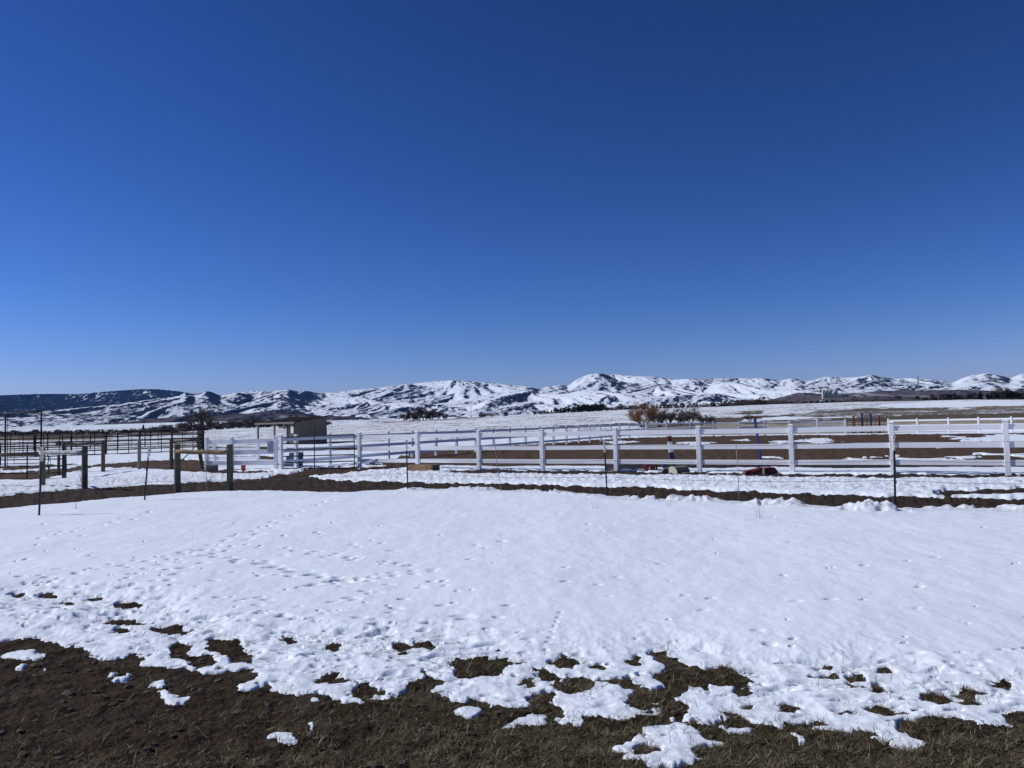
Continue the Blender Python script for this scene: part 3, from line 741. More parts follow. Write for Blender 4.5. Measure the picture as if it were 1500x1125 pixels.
# bring the crest of every bearing to its measured skyline
for _ in range(2):
    ang = (H - EYE) / (R * np.cos(A))
    mx = ang.max(0)
    u0 = 750 + F_PX * RT[0] * np.tan(acols)
    want = (620 - 0.025 * (u0 - 750) - np.interp(u0, SKYL[:, 0], SKYL[:, 1])) / F_PX
    k = np.clip(want / mx, 0.5, 1.6)
    ker = np.hanning(15)[1:-1]; ker /= ker.sum(); k = np.convolve(np.pad(k, 6, 'edge'), ker, 'valid')
    up_w = sst(150, 420, H) if False else 1.0
    # lift only what stands near the crest line, leave the foothills
    wgt = sst(0.55, 0.95, ang / mx[None, :])
    H = H * (1 + (k[None, :] - 1) * wgt)
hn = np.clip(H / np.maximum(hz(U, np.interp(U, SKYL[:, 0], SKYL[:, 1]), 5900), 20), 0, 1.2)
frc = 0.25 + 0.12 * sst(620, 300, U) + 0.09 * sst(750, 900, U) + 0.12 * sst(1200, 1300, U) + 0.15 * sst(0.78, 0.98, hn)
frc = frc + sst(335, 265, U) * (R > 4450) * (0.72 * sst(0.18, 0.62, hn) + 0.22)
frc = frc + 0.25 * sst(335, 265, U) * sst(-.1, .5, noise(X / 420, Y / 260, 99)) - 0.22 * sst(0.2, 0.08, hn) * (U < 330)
plainbelt = (R < 2100)
brown = np.maximum(brown * 0.85, 0.3 * plainbelt * sst(300, 600, U))
H = np.where(R < 2200, H * sst(850, 2200, R) + 2 , H)
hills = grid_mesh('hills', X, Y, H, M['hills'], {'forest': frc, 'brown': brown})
tag(hills, "long range of snow covered foothills with dark blue forested slopes", "hills", kind='structure')
del X, Y, Z, A, R, H, C, U


# ------------------------------------------------------------------ small builders placed from ground points
def std(px, pyb, pyt=None):
    """standing thing: ground point under picture point (px, pyb) and its height from its top row"""
    P = base_px(px, pyb); D = P.y
    return (P, (pyb - pyt) / F_PX * D) if pyt is not None else P
def zat(px, py, D): return at_d(px, py, D).z
def white_fence(posts, label, group, rails=(1.23, 0.78, 0.33), ph=1.37, rail_h=0.14, pw=0.125, gzs=None, mat=None, posts_mesh=True, skip=(), name='rail_fence', wear=None):
    t = thing(name, tuple(posts[0]), label, 'fence', group)
    mat = mat or M['vinyl']
    for i, p in enumerate(posts):
        p = Vector(p)
        q = Vector(posts[min(i + 1, len(posts) - 1)]) - Vector(posts[max(i - 1, 0)]); a = math.atan2(q.y, q.x)
        b = MB(); b.box((p.x, p.y, p.z + ph / 2 - 0.15), (pw, pw, ph + 0.3), a)
        po = b.build('post', mat, t, bevel=0.006)
        c = MB(); k = len(c.v)
        c.box((p.x, p.y, p.z + ph + 0.010), (pw + 0.02, pw + 0.02, 0.02), a); c.box((p.x, p.y, p.z + ph + 0.032), (pw + 0.01, pw + 0.01, 0.024), a, taper=0.3)
        cpo = c.build('cap', mat, po)
    for i in range(len(posts) - 1):
        if i in skip: continue
        a = Vector(posts[i]); b_ = Vector(posts[i + 1]); d = (b_ - a).normalized(); a = a + d * (pw / 2 - 0.01); b_ = b_ - d * (pw / 2 - 0.01)
        for z in rails:
            m = MB(); m.beam(a + Vector((0, 0, z)), b_ + Vector((0, 0, z)), 0.038, rail_h)
            m.build('rail', mat, t, bevel=0.004)
    return t

# near white fence along the arena, from the gate post off to the right
def near_D(px): return 1552.0 / (52 + 0.0294 * (px - 525))
nposts = []
for px in (527, 612, 702, 795, 903, 1025, 1161, 1309, 1477, 1672, 1905):
    D = near_D(px); p = base_at(px, D); nposts.append((p.x, p.y, p.z - 0.02))
near_fence = white_fence(nposts, "long white three-rail fence nearest the camera, running off the right edge", None)

# side fence of the arena running away behind the gate to the far corner
def side_D(px): return 1.0 / (0.027 + (px - 569) * (0.01333 - 0.027) / (947 - 569))
sp_ = []
for px in (412, 434, 483, 527, 569, 604, 639, 669, 697, 723, 747, 770, 791, 811, 830, 848, 864, 880, 895, 908, 922, 935, 947):
    D = side_D(px); p = base_at(px, D); zt = 1.6 - 0.34 / 1.6 * 1.1; sp_.append((p.x, p.y, 1.33 - 1.37))
white_fence(sp_, "white rail fence running away from the pipe gate along the arena's left side", None)
# far fence with a gap for the dark gate
fp = []
for px, yt, D in ((947, 619, 75), (976, 618.5, 73.5), (1011, 618.2, 72), (1045, 617.6, 70.5), (1083, 617.2, 68.5), (1120, 616.6, 67), (1157, 616.2, 65), (1197, 615.6, 63.5), (1238, 615, 62)):
    D *= 1 + .15 * (px - 947) / 291; p = at_d(px, yt, D); fp.append((p.x, p.y, p.z - 1.37))
white_fence(fp, "white rail fence across the far end of the arena, left of the dark pipe gate", "far end fences of the arena")
fp2 = []
for px, yt, D in ((1301, 614, 60), (1343, 613.3, 58.5), (1389, 612.4, 57), (1433, 611.5, 55.5), (1481, 610.7, 54), (1532, 609.8, 52.5), (1590, 608.8, 51), (1655, 607.8, 49.5)):
    D *= 1.15; p = at_d(px, yt, D); fp2.append((p.x, p.y, p.z - 1.37))
white_fence(fp2, "white rail fence across the far end of the arena, right of the dark pipe gate", "far end fences of the arena")

# white fence with the notice board left of the gate, and the grey-looking one behind it
A_ = base_at(303, 31.6); B_ = base_at(340, 31.2); C_ = base_at(404.5, 30.7)
sign_fence = white_fence([tuple(A_), tuple(B_), tuple(C_)], "short white three-rail fence left of the pipe gate, carrying the notice board", None, rails=(1.15, 0.71, 0.30), ph=1.30, rail_h=0.165, mat=M['vinyl_worn'])
r0 = base_at(303, 37.5); r1 = base_at(314.5, 37.3); r2 = base_at(378, 36.4); r3 = base_at(412, 30.9)
white_fence([tuple(r0), tuple(r1), tuple(r2)], "second white rail fence standing just behind the one with the notice board", None, rails=(0.69, 0.27), ph=1.05, rail_h=0.15)
# notice board
n0 = at_d(398, 655, C_.y - 0.02)
nb = thing('notice_board', (n0.x, n0.y, n0.z), "grey-white notice board with small print hung on the white fence beside the gate", 'sign')
dirv = (C_ - B_).normalized(); ang = math.atan2(dirv.y, dirv.x)
fr = Vector((math.sin(ang), -math.cos(ang), 0))
npos = Vector(B_) + dirv * ((n0 - B_).dot(dirv)); npos.z = n0.z; npos += fr * 0.035
w_, h_ = 16.2 / F_PX * npos.y, 18.5 / F_PX * npos.y
MB().box(npos, (w_, 0.012, h_), ang).build('panel', M['sign'], nb, bevel=0.002)
b = MB(); b.box(npos + fr * 0.008 + Vector((0, 0, h_ * 0.37)), (w_ * 0.46, 0.003, h_ * 0.085), ang)
b.build('heading', M['ink'], nb)
b = MB(); rn = random.Random(8)
for k in range(11):
    z = h_ * (0.25 - k * 0.062); x = -w_ * 0.40
    while x < w_ * 0.38:
        L = rn.uniform(.03, .09) * w_ * 2; L = min(L, w_ * 0.40 - x)
        if L > 0.01: b.box(npos + fr * 0.008 + dirv * (x + L / 2) + Vector((0, 0, z)), (L, 0.003, h_ * 0.022), ang)
        x += L + 0.012
b.build('small_print', M['ink'], nb)

# ------------------------------------------------------------------ pipe gate
g0 = base_px(410, 687.5); g1 = base_px(519.5, 687.5)
gate = thing('pipe_gate', tuple(g0), "dark five-bar pipe gate closed between the notice board fence and the arena fence", 'gate')
gd = (g1 - g0); gl = gd.length; gd.normalize()
gz_ = [0.06, 0.26, 0.51, 0.76, 1.01, 1.24]
b = MB(); b.tube([g0 + Vector((0, 0, .04)), g0 + Vector((0, 0, 1.26)), g1 + Vector((0, 0, 1.32)), g1 + Vector((0, 0, .04)), g0 + Vector((0, 0, .04))], 0.026, 8); b.build('frame', M['steel'], gate, smooth=True)
for z in gz_[1:5]:
    MB().tube([g0 + Vector((0, 0, z)), g1 + Vector((0, 0, z + 0.05))], 0.024, 6).build('bar', M['steel'], gate, smooth=True)
mid = g0 + gd * gl * 0.475
MB().tube([mid + Vector((0, 0, .05)), mid + Vector((0, 0, 1.28))], 0.019, 6).build('upright', M['steel'], gate, smooth=True)
b = MB(); b.box(g0 + Vector((-.05, 0, 1.12)), (.12, .05, .07)); b.build('hinge', M['steel'], gate)
b = MB(); b.box(g0 + Vector((-.05, 0, .2)), (.12, .05, .07)); b.build('hinge', M['steel'], gate)
b = MB(); b.tube([g1 + Vector((0.0, -.03, .35)), g1 + Vector((.09, -.06, .1)), g1 + Vector((.18, 0, .06))], 0.012, 5); b.build('latch_chain', M['steel'], gate)

# ------------------------------------------------------------------ electric wire fence
wf_pts = {}
wf = thing('wire_fence', tuple(base_px(57, 760)), "thin wire fence on dark steel stakes with cream tops along the near snow edge", 'fence')
lastP = []
for px, pb, tx, pt in ((57.5, 760.5, 62, 655), (212, 736.5, 218.5, 655), (597.5, 722, 595.5, 645), (889.5, 731, 885, 645.5), (1311, 743.5, 1309, 639), (1700, 752, 1694, 628)):
    P, h = std(px, pb, pt); top = at_d(tx, pt, P.y)
    d = (top - P)
    b = MB()
    # studded T section
    u = Vector((1, 0, 0))
    b.beam(P - d * 0.15, P + d * 0.80, 0.036, 0.009); b.beam(P - d * 0.15 + Vector((0, -.016, 0)), P + d * 0.80 + Vector((0, -.016, 0)), 0.009, 0.03)
    for k in range(16): b.box(P + d * (0.1 + k * 0.045) + Vector((0, -.022, 0)), (.016, .014, .014))
    po = b.build('stake', M['tpost'], wf)
    c = MB(); c.beam(P + d * 0.80, P + d * 1.0, 0.040, 0.030); c.box(P + d * 0.99, (.055, .045, .04)); c.box(P + d * 0.86 + Vector((.02, -.02, 0)), (.05, .04, .03)); c.build('insulator_cap', M['ins'], po)
    for z in (0.60, 0.36): MB().box(P + d * z + Vector((0, -.035, 0)), (.03, .03, .04)).build('insulator', M['tpost'], po)
    lastP.append((P, d))
rods = [((103, 711), (115, 752), False)]
for (tx, pt), (bx, pb) in (((304, 640), (302.5, 722)), ((724, 640), (735.5, 724)), ((1078, 651), (1083, 737)), ((111, 737), (114.5, 751))):
    P = base_px(bx, pb); top = at_d(tx, pt, P.y); m_ = (P + top) / 2 + Vector((-.02 if bx < 800 else 0.01, 0, 0))
    MB().tube([P - Vector((0, 0, .1)), P, m_, top], 0.0065, 5).build('rod', M['rod'], wf, smooth=True)
for fz in (0.93, 0.66, 0.38):
    for (Pa, da), (Pb, db) in zip(lastP[:-1], lastP[1:]):
        a = Pa + da * fz + Vector((0, -.04, 0)); c = Pb + db * fz + Vector((0, -.04, 0))
        pts = []
        for k in range(9):
            t = k / 8; q = a.lerp(c, t); q.z -= 0.05 * 4 * t * (1 - t); pts.append(q)
        MB().tube(pts, 0.0032, 4).build('wire', M['wire'], wf, smooth=True)

# ------------------------------------------------------------------ timber hitching rails and posts on the left
def round_post(P, h, r, mat, parent, lean=(0, 0), name='post', n=14):
    b = MB(); top = P + Vector((lean[0], lean[1], h))
    b.tube([P - Vector((0, 0, .2)), P + (top - P) * 0.5, top], [r * 1.03, r, r * 0.98], n)
    return b.build(name, mat, parent, smooth=False)
def hitch(p1, p2, r, label, mat, rail_mat, y1, y2, rr_, group, over=0.0):
    P1, h1 = std(*p1); P2, h2 = std(*p2)
    t = thing('hitching_rail', tuple(P1), label, 'hitching rail', group)
    a = round_post(P1, h1, r, mat, t); c = round_post(P2, h2, r, mat, t)
    fr_ = Vector((0, -1, 0)) * (r * 0.85)
    A1 = at_d(p1[0], y1, P1.y) + fr_; A2 = at_d(p2[0], y2, P2.y) + fr_
    dd = (A2 - A1).normalized(); A1 = A1 - dd * over; A2 = A2 + dd * (-0.02)
    b = MB(); pts = [A1.lerp(A2, k / 6) + Vector((0, 0, 0.01 * math.sin(k * 2.1))) for k in range(7)]
    b.tube(pts, [rr_ * (1 + .06 * math.sin(k * 1.7)) for k in range(7)], 12); b.build('rail', rail_mat, t, smooth=True)
    return t, P1, P2, h2
t, P1, P2, h2 = hitch((260, 718.5, 651), (337, 717.5, 651.5), 0.082, "hitching rail with green treated posts and tan round rail before the notice board fence", M['wood_green'], M['wood_tan'], 661.5, 662.5, 0.058, "hitching rails")
b = MB(); b.box(P2 + Vector((-.03, -.10, h2 * 0.90)), (.085, .02, .085)); pl = b.build('bracket', M['wood_dark'], t)
MB().tube([P2 + Vector((-.03, -.112, h2 * 0.90)), P2 + Vector((-.03, -.125, h2 * 0.90))], .022, 10).build('bolt', M['white'], pl)
t, P1, P2, h2 = hitch((62, 713.5, 655.5), (124, 715.5, 655), 0.082, "hitching rail with pale bark-covered rail between dark posts near the left edge", M['wood_green'], M['birch'], 663.5, 662.5, 0.062, "hitching rails", 0.02)
MB().box(P1 + Vector((.01, -.088, .86)), (.045, .012, .36)).build('bark_strip', M['birch'], t)
# brown rail running off the left edge from the same post
a = at_d(60, 664.5, P1.y + .05); c = at_d(-60, 669.5, P1.y + .6)
MB().tube([c, a], .055, 10).build('rail', M['wood_dark'], t, smooth=True)
P, h = base_at(-60, P1.y + .65), 1.2
round_post(P, h, .08, M['wood_dark'], t)
hr2, Q1, Q2, _ = hitch((94, 701.5, 647), (151, 692.5, 645.5), 0.075, "hitching rail of weathered grey-brown wood slanting back behind the pale bark one", M['wood_dark'], M['wood_dark'], 651.5, 649.5, 0.055, "hitching rails")
# coil of hose hanging on its post, and strap on the pale rail
b = MB(); c0 = Q1 + Vector((.07, -.05, .52)); pts = []
for k in range(41):
    a = k / 40 * 4 * math.pi; pts.append(c0 + Vector((.05 * math.cos(a) + .02 * math.sin(a / 2), -.03 + .02 * k / 40, .36 * math.sin(a) * (1 - .1 * k / 40))))
tag(b.tube(pts, .017, 6).build('hose', M['tpost'], None, smooth=True, origin=tuple(Q1)), "black hose coil hung on the post behind the pale rail", 'hose')
s0 = at_d(70.5, 667, P1.y - .03)
b = MB(); b.tube([s0, s0 + Vector((.02, 0, -.12)), s0 + Vector((-.01, 0, -.25)), s0 + Vector((.03, 0, -.42)), s0 + Vector((.01, 0, -.58))], [.012, .02, .014, .03, .012], 6)
b.tube([s0, s0 + Vector((.07, 0, -.10)), s0 + Vector((.07, 0, -.34)), s0 + Vector((.03, 0, -.42))], .009, 5)
tag(b.build('halter', M['tpost'], None, smooth=True, origin=tuple(s0)), "black halter and lead rope hanging from the pale bark rail", 'halter')
P, h = std(86, 697, 664); tag(round_post(P, h, .055, M['wood_dark'], None), "short weathered post standing between the posts of the pale bark rail", 'post', None)
P, h = std(204, 688.5, 643.5); tag(round_post(P, h, .07, M['wood_grey'], None), "lone round grey post in the snow between two hitching rails", 'post')
br_, h = std(251, 687.5, 643.5); br2, h_2 = std(297, 686.5, 640)
t = thing('brace_frame', tuple(br_), "wooden brace frame with leaning post and diagonal stay at the pipe corral corner", 'fence brace')
round_post(br_, h, .075, M['wood_dark'], t)
top2 = at_d(289, 640, br2.y)
MB().tube([br2 - Vector((0, 0, .1)), top2], .08, 10).build('leaning_post', M['wood_dark'], t)
MB().tube([at_d(252, 647, br_.y), at_d(291, 644.5, br2.y)], .055, 10).build('rail', M['wood_dark'], t, smooth=True)
MB().beam(at_d(263, 678, br2.y - .3), at_d(292, 648, br2.y - .05), .06, .04).build('diagonal_stay', M['wood_tan'], t)
P2_, hh = std(257, 686, 655)

# ------------------------------------------------------------------ dark pipe corral
def pipe_fence(pts, zs, label, group, posts_h, pr=0.035, rr=0.02, mids=2, mat=None, cat='fence', name='pipe_fence'):
    t = thing(name, tuple(pts[0]), label, cat, group); mat = mat or M['steel']
    for i, p in enumerate(pts):
        MB().tube([Vector(p) - Vector((0, 0, .1)), Vector(p) + Vector((0, 0, posts_h))], pr, 6).build('post', mat, t, smooth=True)
    for a, c in zip(pts[:-1], pts[1:]):
        a = Vector(a); c = Vector(c)
        for z in zs: MB().tube([a + Vector((0, 0, z)), c + Vector((0, 0, z))], rr, 5).build('rail', mat, t, smooth=True)
        for k in range(1, mids + 1):
            q = a.lerp(c, k / (mids + 1)); MB().tube([q + Vector((0, 0, zs[0])), q + Vector((0, 0, zs[-1]))], rr * .7, 5).build('upright', mat, t, smooth=True)
    return t
def line_pts(px0, D0, px1, D1, n, z=None):
    a = base_at(px0, D0); c = base_at(px1, D1); out = []
    for k in range(n + 1):
        q = a.lerp(c, k / n); out.append((q.x, q.y, gz(q.x, q.y)))
    return out
pipe_fence(line_pts(-60, 53, 298, 60, 7), (0.05, 0.36, 0.68, 1.0, 1.33, 1.68), "dark pipe corral fence of six rails, nearest row behind the hitching rails", "pipe corral rows", 1.72, 0.07, 0.042, 2)
pipe_fence(line_pts(298, 60, 290, 84, 4), (0.05, 0.36, 0.68, 1.0, 1.33, 1.68), "dark pipe corral fence end running away from the camera at the corral's right corner", "pipe corral rows", 1.72, 0.07, 0.04, 1)
pipe_fence(line_pts(-80, 78, 290, 84, 9), (0.05, 0.45, 0.85, 1.25, 1.60), "dark pipe corral fence, farthest row seen through the nearer rails", "pipe corral rows", 1.64, 0.06, 0.034, 1)
# thick dark divider in front of the corral's dirt
pipe_fence(line_pts(-60, 41, 60, 42, 2), (0.1, 0.5, 0.9, 1.22), "low dark pipe panel running off the left edge under the tall frame", None, 1.26, 0.03, 0.022, 2)
p0 = base_px(-40, 704.5); p1 = base_px(92, 703)
pipe_fence([tuple(p0), tuple((p0 + p1) / 2 + Vector((.35, 0, 0))), tuple(p1)], (0.04, 0.25, 0.49, 0.74, 1.22), "dark five-bar pipe panel behind the pale bark hitching rail at the left edge", None, 1.25, 0.024, 0.02, 1)
# tall gate frame
f0, fh = std(7.5, 683, 606); f1, _ = std(60, 684, 606)
t = thing('gate_frame', tuple(f0), "tall thin steel gate frame with corner braces rising above the corral at far left", 'gate frame')
for P in (f0, f1):
    b = MB(); b.tube([P, P + Vector((0, 0, fh))], .045, 6); b.tube([P + Vector((.10, .03, 0)), P + Vector((.10, .03, fh * (.99 if P is f0 else .6)))], .016, 5); b.build('upright', M['steel'], t, smooth=True)
MB().tube([f0 + Vector((0, 0, fh)), Vector((f1.x, f1.y, f0.z + fh))], .05, 6).build('crossbar', M['steel'], t, smooth=True)
for P, sgn in ((f0, 1), (f1, -1)): MB().beam(Vector((P.x, P.y, f0.z + fh - .24)), Vector((P.x + sgn * .26, P.y, f0.z + fh - .01)), .03, .03).build('corner_brace', M['steel'], t)

# ------------------------------------------------------------------ loafing shed
sh = base_at(432, 80.0)
th_ = math.radians(34)
fx = Vector((math.cos(th_), -math.sin(th_), 0)); dx = Vector((math.sin(th_), math.cos(th_), 0))
W_, D_ = 6.0, 4.3
hF, hB = zat(432, 619.2, 80) - sh.z, zat(466, 611.0, 83.4) - sh.z
shed = thing('loafing_shed', tuple(sh), "open-fronted brown sheet-metal loafing shed in the snowy field behind the gate", 'shed')
def S(a, d, z): return sh - fx * a + dx * d + Vector((0, 0, z))   # a: metres left of the right front corner, d: depth
def corrug(p, q, z0, zt_p, zt_q, mat, name, n, parent, depth=0.03, out=None):
    b = MB(); N_ = n * 4; dd = (q - p); nn = out
    for k in range(N_ + 1):
        t_ = k / N_; off = nn * (depth if (k % 4) in (0, 1) else 0.0); P_ = p + dd * t_
        zt = zt_p + (zt_q - zt_p) * t_
        b.v.append(tuple(P_ + off + Vector((0, 0, z0)))); b.v.append(tuple(P_ + off + Vector((0, 0, zt))))
    k0 = len(b.v)
    for v in list(b.v[:k0]): b.v.append(tuple(Vector(v) - nn * 0.05))
    for k in range(N_):
        a_ = k * 2; b.f.append((a_, a_ + 2, a_ + 3, a_ + 1)); b.f.append((k0 + a_, k0 + a_ + 1, k0 + a_ + 3, k0 + a_ + 2))
        b.f.append((a_ + 1, a_ + 3, k0 + a_ + 3, k0 + a_ + 1))
    return b.build(name, mat, parent)
corrug(S(0, 0, 0), S(0, D_, 0), 0.0, hF, hB, M['shed_metal'], 'side_wall', 9, shed, 0.08, fx)
corrug(S(0.05, D_, 0), S(2.6, D_, 0), 0.0, hB - .05, hB - .05, M['shed_metal'], 'back_wall', 8, shed, 0.04, dx)
corrug(S(2.9, D_ - 0.2, 0), S(1.7, D_ - 0.2, 0), 0.0, hB - 1.35, hB - 1.35, M['shed_pale'], 'stall_panel', 6, shed, 0.04, -dx)
corrug(S(0.75, 0.9, 0), S(2.2, 0.9, 0), 0.0, 1.15, 1.15, M['shed_pale'], 'stall_panel', 6, shed, 0.04, -dx)
# roof
b = MB(); o_ = 0.18
b.poly_prism([S(-o_, -o_, hF + .02), S(W_ + o_, -o_, hF + .02), S(W_ + o_, D_ + o_, hB + .04), S(-o_, D_ + o_, hB + .04)], (0, 0, .07))
b.build('roof', M['tar'], shed)
MB().beam(S(-o_, -o_ - .03, hF + .0), S(W_ + o_, -o_ - .03, hF + .0), .05, .20).build('fascia', M['wood_grey'], shed)
for a_, d_, hh_, mt in ((W_ - .05, 0.05, hF, 'wood_grey'), (3.25, .05, hF, 'wood_grey'), (W_ - .05, D_, hB, 'wood_dark'), (2.6, D_ - .3, hB - .1, 'wood_tan'), (0.1, .05, hF, 'wood_dark'), (1.25, .1, hF, 'wood_dark')):
    MB().box(S(a_, d_, hh_ / 2), (.15, .15, hh_), -th_).build('post', M[mt], shed)
MB().box(S(2.05, .35, hF - .35), (.22, .1, .6), -th_).build('hanging_panel', M['shed_pale'], shed)
MB().beam(S(1.3, .3, 1.75), S(2.9, .3, 1.75), .06, .12).build('crosspiece', M['wood_grey'], shed)

# ------------------------------------------------------------------ jump parts and clutter at the fence line
# stepped mounting block behind the gate
P = base_px(427, 685.5); k_ = P.y / F_PX
mbk = thing('mounting_block', tuple(P), "blue plastic three-step mounting block behind the pipe gate", 'mounting block')
rz = math.radians(-28)
for i, (w0, hgt_, z0, off) in enumerate(((0.80, .25, 0, 0), (0.62, .22, .25, .07), (0.42, .16, .47, .14))):
    b = MB(); b.box(P + Vector((off + .02, .15, z0 + hgt_ / 2)), (w0 * .8, .5, hgt_ - .004), rz, taper=.97); b.build('step', M['steel_blue'], mbk, bevel=.012)
# timber box by the fence post
P0 = base_px(596, 691.5); P1_ = base_px(632, 692)
tb_ = thing('timber_box', tuple(P0), "low box of two stacked reddish-brown timbers at the foot of the white fence", 'timber box')
d_ = (P1_ - P0).normalized(); L_ = (P1_ - P0).length; a_ = math.atan2(d_.y, d_.x); nrm = Vector((-d_.y, d_.x, 0))
for z in (.06, .185):
    MB().box(P0 + d_ * L_ / 2 + nrm * .05 + Vector((0, 0, z)), (L_, .10, .118), a_).build('front_board', M['wood_tan'], tb_, bevel=.006)
    MB().box(P0 + d_ * L_ / 2 + nrm * .50 + Vector((0, 0, z)), (L_, .10, .118), a_).build('back_board', M['wood_tan'], tb_, bevel=.006)
    for q, mt in ((.05, 'wood_tan'), (L_ - .05, 'wood_dark')):
        MB().box(P0 + d_ * q + nrm * .275 + Vector((0, 0, z)), (.10, .345, .116), a_).build('end_board', M[mt], tb_, bevel=.006)
MB().box(P0 + d_ * L_ / 2 + nrm * .275 + Vector((0, 0, .12)), (L_ - .21, .34, .2), a_).build('fill', M['soil'] if False else M['wood_dark'], tb_)
# red white and blue jump post
P = base_px(986, 686); h = 47 / F_PX * P.y
js = thing('jump_post', tuple(P), "short square jump post painted red, white and blue just behind the near fence", 'jump post')
lean = Vector((-.09, 0, 0)); w_ = .125
zc_ = [0, h * .42, h * .64, h * .86, h]
for (z0, z1, mt) in ((0, .50, 'navy'), (.50, .83, 'white'), (.83, 1.0, 'red')):
    MB().beam(P + lean * z0 + Vector((0, 0, h * z0)), P + lean * z1 + Vector((0, 0, h * z1)), w_, w_).build('painted_band', M[mt], js)
MB().box(P + Vector((-.05, 0, .03)), (.45, .12, .06)).build('foot', M['navy'], js)
# blue leaning board
P = base_px(1116, 684); top = at_d(1105.5, 612, P.y + .1)
t = thing('jump_board', tuple(P), "tall blue board leaning left, standing above the near fence", 'board')
MB().beam(P, top, .13, .04).build('board', M['blue'], t); MB().box(P + Vector((0, 0.02, .03)), (.4, .3, .06)).build('foot', M['navy'], t)
MB().beam(top - (top - P).normalized() * .05, top + (top - P).normalized() * .01, .135, .045).build('tip', M['red'], t)
# dark red block
def blk(name, px0, px1, yb, yt, label, cat, mat, depth=.35, D=None, parts=None):
    P = base_px((px0 + px1) / 2, yb) if D is None else base_at((px0 + px1) / 2, D)
    k = P.y / F_PX
    t = thing(name, tuple(P), label, cat)
    return t, P, (px1 - px0) * k, (yb - yt) * k
t, P, w_, h_ = blk('jump_block', 946, 963, 691, 682.5, "dark red painted jump block under the fence beside the grey half wedge", 'jump block', None)
MB().box(P + Vector((0, .18, h_ / 2 + .01)), (w_, .36, h_ + .04), .1).build('body', M['red'], t, bevel=.01)
b = MB(); b.beam(P + Vector((-.09, -.005, .02)), P + Vector((-.05, -.005, h_ - .02)), .02, .04); b.beam(P + Vector((.10, -.005, .02)), P + Vector((.13, -.005, h_ - .03)), .02, .02); b.build('scuff', M['cream'], t)
t, P, w_, h_ = blk('jump_block', 975, 981.5, 689, 681, "small navy blue block poking up behind the grey half wedge", 'jump block', None)
MB().box(P + Vector((0, .5, h_ / 2)), (w_, .3, h_ + .06), -.1).build('body', M['navy'], t, bevel=.01)
t, P, w_, h_ = blk('jump_wedge', 969, 984, 692.3, 686, "grey olive wedge-shaped jump filler with a pale edge under the fence", 'jump filler', None)
def half(P, w, h, depth, y0=0):
    return [P + Vector((-w / 2, y0, 0)), P + Vector((w / 2, y0, 0)), P + Vector((w / 2, y0, h)), P + Vector((-w / 5, y0, h))]
MB().poly_prism(half(P, w_, h_, .3), (0, .3, 0)).build('body', M['olive'], t, bevel=.006)
MB().beam(P + Vector((-w_ / 2 - .01, -.004, 0)), P + Vector((-w_ / 5 - .01, -.004, h_)), .03, .02).build('pale_edge', M['cream'], t)
t, P, w_, h_ = blk('jump_drum', 984, 1008, 694, 684.5, "short grey half-round jump filler with a cream end face lying under the fence", 'jump filler', None)
pts = [P + Vector((-w_ / 2 + .22 * (1 - math.cos(a * math.pi / 10 / 2)) , 0, h_ * math.sin(a * math.pi / 20))) for a in range(11)]
prof = [Vector((-.12, 0, 0)), Vector((-.13, 0, .16)), Vector((-.10, 0, .21)), Vector((-.02, 0, .22)), Vector((.06, 0, .18)), Vector((.11, 0, .08)), Vector((.11, 0, -.0))]
ax_d = Vector((.80, .60, 0)); ww = Vector((.60, -.80, 0)); c0 = P + Vector((-w_ / 2 + .06, .05, 0))
P3 = [(-.17, 0), (-.18, .15), (-.12, .21), (-.02, .225), (.09, .18), (.16, .08), (.17, 0)]
MB().poly_prism([c0 + ww * u + Vector((0, 0, z)) for u, z in P3], ax_d * .55).build('body', M['olive'], t, bevel=.006)
MB().poly_prism([c0 + ww * u * .94 + Vector((0, 0, z * .94 + .005)) - ax_d * .012 for u, z in P3], ax_d * .009).build('end_face', M['cream'], t)
t, P, w_, h_ = blk('plank', 1001, 1017, 695, 691.5, "short tan plank lying flat in front of the cream-ended filler", 'plank', None)
MB().box(P + Vector((0, .05, .03)), (w_, .14, .045), .06).build('board', M['wood_tan'], t)
t, P, w_, h_ = blk('sleeper', 888, 946, 690.5, 684.5, "long grey timber lying behind the near fence left of the red block", 'timber', None)
MB().box(P + Vector((0, .30, h_ / 2 + .05)), (w_, .18, h_ + .04), -.12).build('beam', M['wood_grey'], t, bevel=.01)
# red winged filler
P = base_px(1118, 695); k = P.y / F_PX
t = thing('jump_box', tuple(P), "faded red jump box with two sloping wings on the ground below the near fence", 'jump box')
MB().poly_prism([P + Vector((-26 * k, .1, 0)), P + Vector((0, 0, 0)), P + Vector((0, 0, 9.5 * k)), P + Vector((-3 * k, 0, 10 * k)), P + Vector((-8 * k, .05, 7.5 * k)), P + Vector((-23 * k, .08, 5 * k))], (.05, .4, 0)).build('wing', M['red'], t, bevel=.005)
MB().poly_prism([P + Vector((0.06, .05, 0)), P + Vector((22 * k, .1, 0)), P + Vector((24 * k, .12, 3.5 * k)), P + Vector((19 * k, .1, 9.5 * k)), P + Vector((8 * k, .06, 9 * k)), P + Vector((.06, .05, 9.3 * k))], (.0, .35, 0)).build('wing', M['red'], t, bevel=.005)
MB().beam(P + Vector((.02, -.01, 0)), P + Vector((.02, -.01, 8.5 * k)), .05, .05).build('pale_edge', M['cream'], t)
